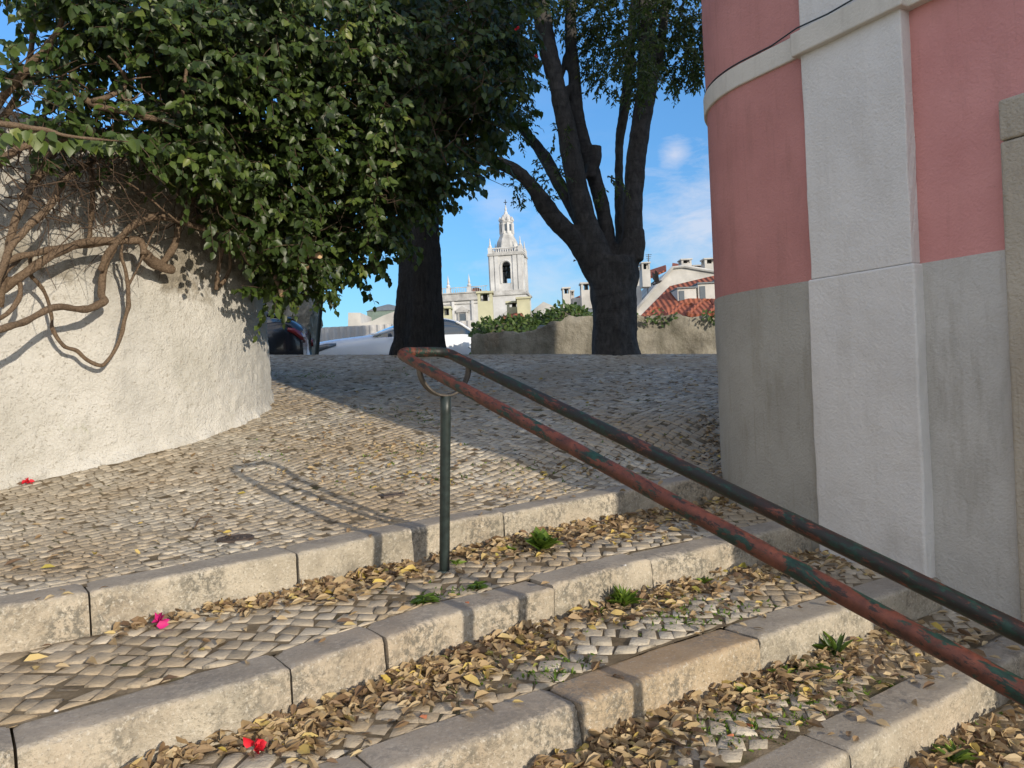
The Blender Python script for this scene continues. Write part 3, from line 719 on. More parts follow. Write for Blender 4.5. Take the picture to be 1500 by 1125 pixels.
# the forked tree
D2 = 10.8
def tree_forked():
    b = at(905, 520, D2); root = thing('forked_tree', 'dark forked tree with five rising limbs in front of the old stone wall', 'tree', loc=(0, 0, 0))
    limbs = [
        [(904, 548, D2, 46), (903, 524, D2, 38), (901, 500, D2, 34), (899, 465, D2, 33.5), (898, 430, D2, 35), (898, 400, D2, 38), (899, 378, D2, 36)],
        [(886, 415, D2, 22), (866, 386, D2-.05, 20), (842, 352, D2-.15, 17), (815, 324, D2-.2, 16), (797, 300, D2-.3, 15), (778, 272, D2-.35, 13), (752, 248, D2-.4, 12), (722, 236, D2-.5, 11), (680, 224, D2-.6, 9), (630, 200, D2-.7, 7)],
        [(862, 345, D2+.1, 12), (840, 305, D2+.1, 12), (815, 262, D2+.3, 11), (795, 226, D2+.5, 10), (770, 195, D2+.8, 8), (735, 160, D2+1, 6)],
        [(888, 398, D2, 24), (866, 345, D2-.1, 19), (849, 290, D2-.1, 17), (836, 220, D2-.15, 17), (822, 150, D2-.2, 15), (805, 80, D2-.2, 15), (793, 20, D2-.2, 14.5), (784, -50, D2-.2, 13), (770, -140, D2-.2, 10), (760, -230, D2, 6)],
        [(893, 390, D2+.1, 18), (886, 320, D2+.1, 12.5), (871, 262, D2+.1, 12), (856, 215, D2+.1, 13), (845, 170, D2+.1, 12.5), (841, 110, D2+.1, 11), (836, 50, D2+.1, 10.5), (838, -10, D2+.1, 10), (846, -90, D2+.2, 8), (850, -200, D2+.3, 5)],
        [(864, 262, D2, 10), (872, 232, D2-.02, 10), (874, 212, D2-.05, 9)],
        [(822, 148, D2-.1, 7), (832, 134, D2, 9), (842, 128, D2+.05, 8)],
        [(914, 380, D2+.35, 13), (908, 310, D2+.4, 9), (907, 260, D2+.45, 8), (908, 205, D2+.5, 8.5), (916, 150, D2+.5, 9), (920, 110, D2+.5, 8), (926, 40, D2+.6, 7), (930, -60, D2+.7, 5)],
        [(914, 400, D2, 23), (926, 350, D2, 18), (927, 305, D2, 16.5), (930, 250, D2, 17), (938, 190, D2, 17), (947, 130, D2, 18), (948, 80, D2, 16), (944, 30, D2, 14), (945, -40, D2, 13), (950, -150, D2, 9), (955, -250, D2, 5)],
        [(930, 380, D2-.1, 16), (936, 355, D2-.12, 12), (938, 335, D2-.1, 6)],
        [(952, 120, D2, 12), (963, 92, D2, 9), (969, 55, D2+.05, 8), (975, 5, D2+.1, 7.5), (984, -60, D2+.2, 6), (1000, -150, D2+.3, 4)],
        [(830, 80, D2+.2, 5), (822, 118, D2+.05, 3.5), (820, 140, D2, 3)]]
    trunk_object('trunk', limbs, M['bark2'], root, .028, .07, 3, b[2])
    c = lambda x, y, D, rx, rz, ry=.9: (at(x, y, D), (pxr(rx, D), ry, pxr(rz, D)), 1.)
    spec = [(700, 60, 11, 90, 70, 50), (745, 110, 11, 45, 60, 26), (735, 170, 11.2, 45, 45, 22), (690, 130, 11, 60, 60, 30), (750, 30, 10.5, 40, 60, 20), (865, 15, 10.6, 60, 35, 34), (884, 75, 10.8, 34, 40, 22),
            (905, 105, 10.4, 45, 26, 12), (935, 60, 9.7, 26, 60, 24), (940, 112, 9.6, 17, 30, 12), (1000, 20, 10.8, 60, 50, 44), (1010, 70, 11, 45, 50, 36), (990, 100, 10.8, 50, 28, 18), (1035, 60, 11, 30, 50, 20), (905, 40, 10.9, 55, 50, 26), (960, 45, 10.9, 50, 55, 26), (850, 60, 10.9, 25, 50, 8), (820, -40, 10.6, 90, 60, 30), (960, -50, 10.6, 110, 60, 36),
            (1060, -60, 11, 80, 80, 20), (700, -60, 11, 110, 80, 26), (880, -150, 10.6, 200, 90, 36), (760, -160, 10.6, 120, 80, 20), (800, 262, 10.6, 34, 30, 8), (770, 275, 10.4, 20, 12, 3), (893, 268, 10.4, 16, 12, 2.2), (820, 200, 10.6, 16, 40, 2.5)]
    blobs = [(at(x, y, D), np.array([pxr(rx, D), .75, pxr(rz, D)]), k) for x, y, D, rx, rz, k in spec]
    tw = MB()
    P, A, N, S = crown_leaves(blobs, 4.6, 10, .062, rngT, .45, tw)
    leaf_object('crown', P, A, N, S, np.clip(rngT.beta(2, 2.6, len(P)), 0, 1), M['tleaf'], root, .75)
    tag(tw.build('twigs', M['bark2'], root), kind='stuff')
tree_forked()
def tree_straight():
    D = 10.8; b = at(612, 516, D); root = thing('straight_tree', 'dark straight fluted trunk rising into the foliage in front of the white car', 'tree')
    limbs = [[(613, 545, D, 58), (613, 522, D, 46), (613, 505, D, 41), (614, 480, D, 38.5), (614, 440, D, 36.5), (615, 380, D, 33), (616, 320, D, 31), (617, 260, D, 29), (618, 180, D, 27), (619, 100, D, 25), (618, 20, D, 22), (612, -60, D, 18), (600, -160, D, 12), (590, -260, D, 7)],
             [(618, 90, D, 16), (650, 30, D, 13), (690, -40, D, 10), (730, -130, D, 6)], [(616, 60, D, 15), (580, -10, D, 12), (540, -90, D, 8), (500, -160, D, 5)]]
    trunk_object('trunk', limbs, M['bark'], root, .03, .10, 21, b[2])
    spec = [(600, 40, 10, 110, 90, 50), (520, -20, 10.2, 110, 80, 40), (650, -60, 10, 130, 90, 50), (600, -170, 10, 190, 100, 50), (450, -60, 10.4, 110, 90, 30), (560, 120, 10.3, 90, 60, 22), (670, 100, 10, 70, 60, 22)]
    blobs = [(at(x, y, D), np.array([pxr(rx, D), .9, pxr(rz, D)]), k) for x, y, D, rx, rz, k in spec]
    P, A, N, S = crown_leaves(blobs, 3.2, 9, .095, rngT, .4)
    leaf_object('crown', P, A, N, S, np.clip(rngT.beta(2, 3, len(P)), 0, 1), M['tleaf'], root, .8)
tree_straight()
# ------------------------------------------------------------------ the bougainvillea over the wall
def bush():
    rng = np.random.default_rng(31)
    root = thing('bougainvillea', 'large bougainvillea with tangled bare stems hanging over the rounded white wall', 'shrub')
    def wallD(x):          # how far the wall face is at a given bearing
        k = (LW[:, 1] > 2.) & (LW[:, 1] < 7.2); a = (LW[k, 0]/LW[k, 1])*F+750; i = np.argsort(a); return float(np.interp(x, a[i], LW[k, 1][i]))
    def W(x, y, off, D=None): return at(x, y, (D if D else wallD(min(x, 372)))-off)
    # woody stems:  (x, y, gap in front of the wall, radius in px)
    stems = [
        [(273, -30, .8, 3.2), (273, 40, .8, 3.2), (272, 100, .8, 3.5), (266, 145, .8, 3.8), (257, 187, .75, 4.2)],
        [(20, 108, .2, 6), (50, 120, .3, 6), (80, 122, .4, 6), (107, 134, .5, 6.5), (143, 157, .6, 7), (180, 164, .7, 6.3), (217, 171, .75, 6), (245, 178, .75, 6), (268, 184, .72, 5)],
        [(136, 150, .6, 5.5), (160, 143, .68, 5.5), (177, 132, .72, 5), (185, 117, .75, 4), (174, 100, .8, 3.2), (158, 85, .85, 2.2)],
        [(185, 117, .75, 3), (200, 114, .8, 2), (222, 113, .85, 1)], [(177, 132, .72, 2.5), (183, 145, .8, 2), (196, 144, .85, 1.5), (206, 135, .9, 1)],
        [(-30, 185, .2, 9), (0, 150, .35, 8.5), (35, 108, .5, 8), (73, 67, .6, 6.5), (95, 20, .7, 4), (105, -30, .7, 3)],
        [(-10, 190, .15, 8), (20, 150, .3, 7), (40, 110, .4, 6.5), (48, 60, .45, 5.5), (52, 0, .5, 5), (55, -40, .5, 4)],
        [(-20, 178, .8, 6), (7, 183, .8, 6), (60, 190, .8, 5.5), (95, 199, .85, 4), (140, 203, .9, 2.5), (190, 208, .95, 1.2)],
        [(-20, 262, .4, 9), (0, 240, .45, 8.5), (25, 218, .5, 8), (70, 208, .5, 6), (120, 205, .45, 4.5), (170, 212, .4, 4)],
        [(0, 450, .2, 8), (10, 375, .25, 8), (22, 325, .3, 8), (40, 280, .3, 8), (60, 252, .3, 7.5), (80, 215, .25, 7)],
        [(-10, 430, .35, 7), (13, 370, .4, 7.5), (40, 335, .4, 7), (67, 308, .4, 7), (93, 267, .35, 6.5), (135, 236, .2, 5.5), (180, 228, .1, 4)],
        [(133, 225, .15, 5), (135, 280, .15, 5), (134, 320, .12, 5), (130, 360, .08, 4.5)],
        [(-20, 400, .35, 7), (33, 373, .3, 7), (75, 366, .25, 7), (110, 361, .2, 7), (160, 355, .2, 7), (200, 351, .2, 7), (208, 362, .2, 6.5), (209, 374, .2, 6)],
        [(150, 395, .15, 6.5), (160, 370, .2, 7), (178, 342, .25, 7), (200, 327, .28, 7.5), (227, 317, .3, 7), (260, 322, .32, 6.5), (290, 331, .3, 6), (320, 338, .28, 5.5), (347, 349, .3, 5), (375, 362, .5, 4)],
        [(232, 392, .12, 6), (247, 373, .18, 7), (258, 345, .22, 7), (264, 325, .25, 7), (276, 300, .25, 6), (292, 280, .3, 4)],
        [(130, 228, .4, 2), (175, 258, .45, 2), (220, 292, .45, 2), (262, 325, .45, 2)],
        [(-60, 505, .65, 8), (0, 482, .62, 8), (35, 470, .55, 7.5), (75, 452, .42, 7.5), (105, 452, .32, 7), (128, 452, .25, 7.5), (151, 443, .16, 8), (148, 430, .12, 7), (153, 400, .12, 7), (160, 378, .15, 7), (168, 355, .2, 7.5), (183, 340, .25, 7)],
        [(-15, 430, .3, 4.5), (5, 405, .28, 4), (22, 385, .25, 4), (39, 371, .2, 4), (45, 385, .18, 4), (46, 403, .16, 4), (58, 420, .14, 4), (71, 440, .12, 4), (77, 465, .12, 4), (77, 482, .12, 4), (90, 505, .12, 4.2), (112, 513, .12, 4.2), (130, 528, .11, 4.2), (148, 535, .1, 4.4), (160, 524, .1, 4.2), (173, 503, .11, 4.2), (180, 475, .12, 4.4), (187, 445, .14, 4.4), (189, 422, .16, 4.4), (183, 395, .18, 3.6), (177, 372, .2, 3), (178, 350, .22, 3)],
        [(189, 420, .16, 2.8), (184, 395, .1, 3), (176, 375, .08, 2.5)], [(190, 415, .16, 2.6), (200, 395, .2, 2.2), (214, 360, .25, 1.8), (228, 330, .3, 1.4)],
        [(-30, 478, .35, 5), (0, 465, .3, 5), (18, 450, .28, 5), (30, 432, .26, 5), (30, 415, .24, 5), (20, 408, .22, 5), (5, 410, .2, 5)],
        [(-20, 440, .15, 9), (7, 422, .2, 9), (36, 400, .25, 9), (62, 383, .25, 9), (89, 369, .25, 9), (120, 357, .24, 8.5), (150, 353, .22, 8), (185, 353, .22, 8), (205, 354, .22, 8), (210, 372, .25, 7)],
        [(212, 372, .2, 8), (222, 384, .16, 8), (238, 392, .14, 8), (252, 394, .12, 7)],
        [(318, 425, .06, 5), (319, 405, .08, 4.5), (322, 388, .1, 4), (326, 372, .12, 4), (330, 350, .2, 3.5)], [(318, 422, .06, 5), (330, 410, .08, 4), (338, 390, .1, 3.6), (338, 365, .15, 3.2)],
        [(385, 365, .75, 3.5), (377, 372, .7, 4), (366, 386, .6, 4.2), (352, 360, .5, 4.5), (342, 344, .45, 4.5)], [(362, 362, .5, 3), (366, 345, .5, 2.5), (370, 325, .5, 2)],
    ]
    for k_, P in enumerate(stems):
        ths = 1. if k_ in (22,) else .68
        Wp = np.array([np.append(W(x, y, off), r*W(x, y, off)[1]/F) for x, y, off, r in P]); S = spline(Wp, 7)
        jit = np.stack([fbm(S[:, :3]+k*7.7, 5, 2, 40+k) for k in range(3)], 1)*.010
        mb = MB(); mb.tube(S[:, :3]+jit, np.maximum(S[:, 3]*ths, .0022), 10, .22, 16, 9); mb.build('stem', M['vine'], root, True)
    for P, cut in [([(462, 270, 6.6, 4), (460, 290, 6.55, 4.5), (450, 321, 6.5, 5), (444, 370, 6.45, 6), (453, 387, 6.4, 5)], 0), ([(360, 350, 6.6, 5), (385, 358, 6.55, 6), (420, 367, 6.5, 6.5), (443, 375, 6.45, 6), (468, 374, 6.3, 5.5)], 1), ([(470, 330, 6.7, 4), (455, 355, 6.5, 5), (448, 380, 6.4, 5.5), (447, 392, 6.35, 6)], 1), ([(404, 405, 6.5, 4), (410, 418, 6.45, 5), (414, 432, 6.4, 5)], 1)]:
        Wp = np.array([np.append(at(x, y, D), r*D/F) for x, y, D, r in P]); S = spline(Wp, 6); mb = MB(); mb.tube(S[:, :3], S[:, 3], 10, .2, 14, 5); o = mb.build('stem', M['vine'], root, True)
        if cut:
            e = MB(); q = S[-1]; dr = unit(S[-1][:3]-S[-4][:3]); e.tube([q[:3]-dr*.004, q[:3]+dr*.004], q[3]*.9, 12); e.build('cut_end', M['cutwood'], o)
    # leafy shoots
    spec = [(430, 385, 6.5, 48, 46, 34), (400, 330, 6.5, 60, 60, 50), (480, 350, 6.6, 62, 62, 60), (540, 320, 6.8, 55, 60, 50), (530, 385, 6.7, 26, 26, 10), (455, 425, 6.5, 30, 14, 7), (400, 430, 6.4, 26, 22, 10), (560, 240, 6.8, 80, 80, 85), (615, 265, 7, 50, 44, 36), (650, 200, 7.1, 65, 70, 66), (665, 262, 7.2, 34, 22, 10),
            (700, 160, 7.2, 60, 75, 62), (725, 70, 7.3, 52, 80, 56), (745, 10, 7.3, 40, 60, 30), (620, 110, 6.9, 110, 100, 120), (500, 180, 6.5, 110, 110, 130), (490, 50, 6.3, 130, 100, 140), (620, 10, 6.8, 130, 80, 100), (400, 250, 6.2, 75, 70, 70), (370, 140, 6.0, 110, 100, 120), (350, 20, 5.8, 110, 90, 110),
            (280, 200, 5.5, 45, 55, 36), (290, 90, 5.4, 80, 90, 76), (220, 30, 5.2, 70, 50, 52), (215, 95, 5.3, 50, 40, 20), (140, 30, 5.0, 55, 40, 34), (235, 225, 5.4, 50, 30, 14), (320, 265, 5.8, 50, 34, 20), (155, 70, 5.1, 40, 30, 12), (30, 60, 4.9, 40, 40, 4), (15, 95, 4.8, 25, 30, 4), (80, 0, 5, 50, 30, 10), (110, 130, 5.2, 40, 30, 6),
            (60, 128, 4.95, 70, 24, 7), (150, 200, 5.25, 50, 26, 10), (20, 205, 4.85, 40, 24, 6), (125, 60, 5, 50, 36, 10), (190, 160, 5.3, 50, 40, 14), (300, 250, 5.7, 40, 30, 8), (200, 205, 5.2, 40, 20, 5), (345, 320, 6.1, 26, 30, 8), (90, -70, 5, 140, 50, 18), (300, -80, 5.6, 200, 80, 60), (560, -90, 6.6, 200, 80, 60)]
    TW = MB(); Ps, As, Ns, Ss, Rs = [], [], [], [], []
    view = lambda q: unit(-q)
    spec = spec+[(x, y, D+.75, rx*1.05, rz*1.05, -k*.55) for (x, y, D, rx, rz, k) in spec if x > 240 and k > 15]
    for (x, y, D, rx, rz, k) in spec:
        deep = k < 0; k = abs(k)
        c = at(x, y, D); r = np.array([pxr(rx, D), min(.62, .35+pxr(rx, D)), pxr(rz, D)])
        for _ in range(int(k*(1.7 if deep else 2.0))):
            d = unit(rng.normal(0, 1, 3)); q = c+r*d*rng.uniform(.35, 1.)
            if not deep and x > 200 and float(vnoise(q[None], 2.1, 14)[0]) < -.22: continue
            out = unit(np.array([.35, -.65, -.05])*rng.uniform(.2, 1.2)+d*.6+rng.normal(0, .45, 3)); L = rng.uniform(.12, .32); m = int(L/.03)+2
            t = np.linspace(0, 1, m)[:, None]
            line = q+out*L*t+np.array([0, 0, -1])*L*rng.uniform(.0, .4)*t*t
            TW.tube(line[[0, m//2, -1]], [.0035, .0028, .0018], 3, cap=False)
            tan = unit(np.gradient(line, axis=0)); sd_ = unit(np.cross(tan, [0, 0, 1.])+1e-6); sg = np.where(np.arange(m) % 2 == 0, 1, -1)[:, None]
            ax = unit(tan*.35+sd_*sg*rng.uniform(.3, 1., (m, 1))+np.array([0, 0, -.75])+rng.normal(0, .35, (m, 3)))
            nn = unit(np.array([.45, -.75, .55])+rng.normal(0, .5, (m, 3)))
            # young pale leaves sit at the shoot tips
            rr = np.clip(rng.beta(2, 2.4)*.75+.3*t[:, 0]*rng.random()+rng.normal(0, .1, m), 0, 1)
            Ps.append(line+ax*.012); As.append(ax); Ns.append(nn); Ss.append(rng.uniform(.075, .12, m) if deep else rng.uniform(.048, .105, m)*(1-.3*t[:, 0])); Rs.append(rr)
    # the row of leaves hanging under the near stem at the left
    for i, x in enumerate(np.linspace(8, 190, 17)):
        q = W(x, 190+.09*x, .82)
        for _ in range(2):
            a = unit(np.array([rng.normal(.2, .4), -.2, -1.])); Ps.append(q[None]+rng.normal(0, .02, (1, 3))); As.append(a[None]); Ns.append(unit(np.array([[.4, -.85, .35]])+rng.normal(0, .25, (1, 3)))); Ss.append(np.array([rng.uniform(.07, .105)])); Rs.append(np.array([rng.uniform(.5, .95)]))
    P, A, N, S, R = (np.concatenate(q) for q in (Ps, As, Ns, Ss, Rs))
    leaf_object('foliage', P, A, N, S, R, M['leaf'], root, rng.uniform(1., 1.3, len(P)), rng.uniform(-.1, .35, len(P)))
    # inner tangle of thin bare twigs
    for k in range(600):
        x = rng.uniform(0, 700); y = rng.uniform(90, 330) if x < 400 else rng.uniform(-20, 330-max(0, (x-560)))
        D = wallD(min(x, 372))-rng.uniform(.05, .6) if x < 400 else rng.uniform(6.3, 7.4)
        q = at(x, y, D); d = unit(rng.normal(0, 1, 3)*np.array([1, .5, .8])); L = rng.uniform(.2, .8); t = np.linspace(0, 1, 6)[:, None]
        line = q+d*L*t+rng.normal(0, .025, (6, 3))+np.array([0, 0, -.15])*t*t*L
        r0 = rng.uniform(.002, .0065); TW.tube(line, np.linspace(r0, r0*.4, 6), 4, cap=False)
    tag(TW.build('twigs', M['twig'], root), kind='stuff')
    # a few leftover bracts
    for (x, y, D) in [(757, 42, 7.2), (786, 84, 7.3)]:
        q = at(x, y, D-.5); n = 7
        leaf_object('flower', q+rng.normal(0, .002, (n, 3)), unit(rng.normal(0, 1, (n, 3))), unit(rng.normal(0, 1, (n, 3))), np.full(n, .026), np.full(n, .5), M['red'], root, 1.3)
bush()
# ------------------------------------------------------------------ wall behind the trees, the bank, the fence, the ruin
def stone_wall():
    top = [(690, 497), (700, 488), (740, 486), (780, 484), (792, 478), (815, 470), (835, 464), (870, 462), (905, 461), (940, 463), (985, 461), (1030, 463), (1100, 465), (1180, 466)]
    W = np.array([at(x, y, 14.2+.0006*(x-690)) for x, y in top]); n = 150
    u = np.linspace(0, 1, n); ux = (W[:, 0]-W[0, 0])/(W[-1, 0]-W[0, 0])
    X = W[0, 0]+u*(W[-1, 0]-W[0, 0]); Y = np.interp(u, ux, W[:, 1]); Zt = np.interp(u, ux, W[:, 2])
    m = 30; V = []; th = .45
    for side in (0, 1):
        for k in range(n):
            P = np.stack([np.full(m, X[k]), np.full(m, Y[k]+side*th), np.linspace(-.4, Zt[k], m)], 1); V.append(P)
    V = np.array(V); d = .035*fbm(V, 2.4, 4, 7)+.02*fbm(V, 9, 2, 3); V[:n, :, 1] += d[:n]; V[n:, :, 1] -= d[n:]
    V[:, -1, 2] += .05*fbm(V[:, -1], 5, 3, 2); V[:, :, 0] += .03*fbm(V, 5, 2, 9)
    Fs = [(a*m+b, (a+1)*m+b, (a+1)*m+b+1, a*m+b+1) for a in range(n-1) for b in range(m-1)]
    Fs += [((n+a)*m+b, (n+a)*m+b+1, (n+a+1)*m+b+1, (n+a+1)*m+b) for a in range(n-1) for b in range(m-1)]
    Fs += [(a*m+m-1, (a+1)*m+m-1, (n+a+1)*m+m-1, (n+a)*m+m-1) for a in range(n-1)]
    Fs += [(b, b+1, n*m+b+1, n*m+b) for b in range(m-1)]+[((n-1)*m+b, (2*n-1)*m+b, (2*n-1)*m+b+1, (n-1)*m+b+1) for b in range(m-1)]
    mb = MB(); mb.add(V.reshape(-1, 3), Fs)
    tag(mb.build('stone_wall', M['rubble'], smooth=True), 'low weathered stone wall with peeling render behind the forked tree', 'wall')
stone_wall()
def bank():
    """overgrown bank of low plants showing above the wall"""
    rng = np.random.default_rng(8)
    prof = [(688, 500), (694, 478), (715, 467), (740, 468), (770, 463), (800, 460), (825, 450), (845, 452), (862, 466), (900, 470)]
    mb = MB(); n = 40; xs = np.linspace(690, 900, n); V = []
    for k, x in enumerate(xs):
        y = np.interp(x, [p[0] for p in prof], [p[1] for p in prof])
        for D, f in ((15.0, .0), (15.5, .55), (16.4, .96), (17.5, .9), (19, .1)):
            q = at(x, y+3, 16.4); q2 = np.array([q[0]*D/16.4, D, -.1+(q[2]+.1)*f]); V.append(q2)
    V = np.array(V); V[:, 2] += .06*fbm(V, 3, 2, 3)
    mb.add(V, [(a*5+b, (a+1)*5+b, (a+1)*5+b+1, a*5+b+1) for a in range(n-1) for b in range(4)])
    tag(mb.build('bank', M['terrain'], smooth=True), kind='structure')
    Pn = 5200; a = rng.uniform(0, n-1.001, Pn); b = rng.uniform(0, 3.4, Pn); ai, bi = a.astype(int), b.astype(int); fa, fb = (a-ai)[:, None], (b-bi)[:, None]
    g4 = lambda i, j: V[i*5+j]
    P = (g4(ai, bi)*(1-fa)+g4(ai+1, bi)*fa)*(1-fb)+(g4(ai, bi+1)*(1-fa)+g4(ai+1, bi+1)*fa)*fb
    P = P+np.array([0, 0, 1])*rng.uniform(0, .16, (Pn, 1))*(1+.8*vnoise(P, 1.6, 4))[:, None]
    leaf_object('ground_cover', P, unit(rng.normal(0, 1, (Pn, 3))+np.array([0, -.1, .6])), unit(np.array([.2, -.5, .8])+rng.normal(0, .5, (Pn, 3))), rng.uniform(.05, .13, Pn), np.clip(rng.beta(2, 2, Pn), 0, 1), M['hedge'], None, 1.1)
    tag(bpy.data.objects['ground_cover'], 'green low plants covering the bank above the stone wall', 'ground cover', kind='stuff')
    # tufts hanging on the right part of the wall
    for (x, y, w_, lab) in [(962, 466, 14, 'small ivy tuft on the wall top just right of the forked trunk'), (1048, 461, 12, 'dark leafy tuft on the stone wall beside the pink house')]:
        m = 90; c = at(x, y, 14.25); P = c+rng.normal(0, 1, (m, 3))*np.array([pxr(w_, 14), .12, .07])
        root = thing('ivy_tuft', lab, 'plant', 'tufts on the stone wall'); leaf_object('foliage', P, unit(rng.normal(0, 1, (m, 3))+np.array([0, -.3, -.3])), unit(np.array([.2, -.7, .6])+rng.normal(0, .5, (m, 3))), rng.uniform(.05, .1, m), rng.beta(2, 3, m), M['hedge'], root)
        sm = MB(); sm.tube([c+np.array([-.1, .2, -.1]), c, c+np.array([.12, -.05, .08])], .012, 6); sm.build('stem', M['vine'], root)
bank()
def fence():
    D = 20.2; root = thing('corrugated_fence', 'light grey corrugated metal fence behind the parked white car', 'fence')
    a = at(432, 480, D); b = at(691, 476, D); z1 = .5*(a[2]+b[2])+.05; L = b[0]-a[0]; n = int(L/.05)
    mb = MB(); V = []; ph = [0, .0, .045, .045]
    for k in range(n):
        x = a[0]+L*k/(n-1); dy = ph[k % 4]
        for z in (-.35, z1): V.append((x, D+dy, z))
    V = np.array(V); mb.add(V, [(2*k, 2*k+2, 2*k+3, 2*k+1) for k in range(n-1)])
    o = mb.build('panel', M['fence'], root); sm = o.modifiers.new('thick', 'SOLIDIFY'); sm.thickness = .004
    for x in np.linspace(a[0], b[0], 5):
        mb = MB(); mb.box((x, D+.085, (z1-.35)/2), (.07, .07, z1+.35)); mb.build('post', M['fence'], root)
    mb = MB(); mb.box(((a[0]+b[0])/2, D+.10, z1-.2), (L-.1, .03, .05)); mb.build('brace', M['fence'], root)
    e = at(686, 481, 19.2); e2 = at(691, 481, 19.2)
    mb = MB(); mb.box(((e[0]+e2[0])/2+.02, 19.2, e[2]/2-.2), (.14, .08, e[2]+.4)); bevel(mb.build('gate_post', M['white']), .01)
    tag(bpy.data.objects['gate_post'], 'white upright post at the right end of the corrugated fence', 'post')
fence()
def ruin():
    rng = np.random.default_rng(4); D = 14.5
    out = [(300, 540), (300, 330), (400, 372), (430, 395), (452, 428), (457, 445), (455, 462), (452, 480), (448, 500), (446, 545)]
    mb = MB(); P2 = [(at(x, y, D)[0], at(x, y, D)[2]) for x, y in out]
    mb.prism(P2, D, D+.8, 'y'); o = mb.build('ruined_wall', M['rubble'])
    r = o.modifiers.new('r', 'REMESH'); r.mode = 'VOXEL'; r.voxel_size = .07
    tx = bpy.data.textures.new('rubble', 'CLOUDS'); tx.noise_scale = .22; tx.noise_depth = 2
    dm = o.modifiers.new('d', 'DISPLACE'); dm.texture = tx; dm.strength = .22
    tag(o, 'broken end of a rough stone wall behind the dark car', 'wall')
ruin()
def pole():
    b = at(460, 522, 11.6); t = at(474, 404, 11.45); b[2] -= .3
    root = thing('leaning_pole', 'thin dark leaning signpost between the dark car and the white car', 'signpost')
    mb = MB(); mb.tube([b+(t-b)*k for k in np.linspace(0, 1, 8)], .030, 10); mb.build('pole', M['iron'], root, True)
    c = b+(t-b)*.985; mb = MB(); mb.box((c[0], c[1]+.04, c[2]+.02), (.42, .006, .42)); mb.box((c[0], c[1]+.02, c[2]), (.08, .05, .03)); mb.build('sign_back', M['alloy'], root)
pole()
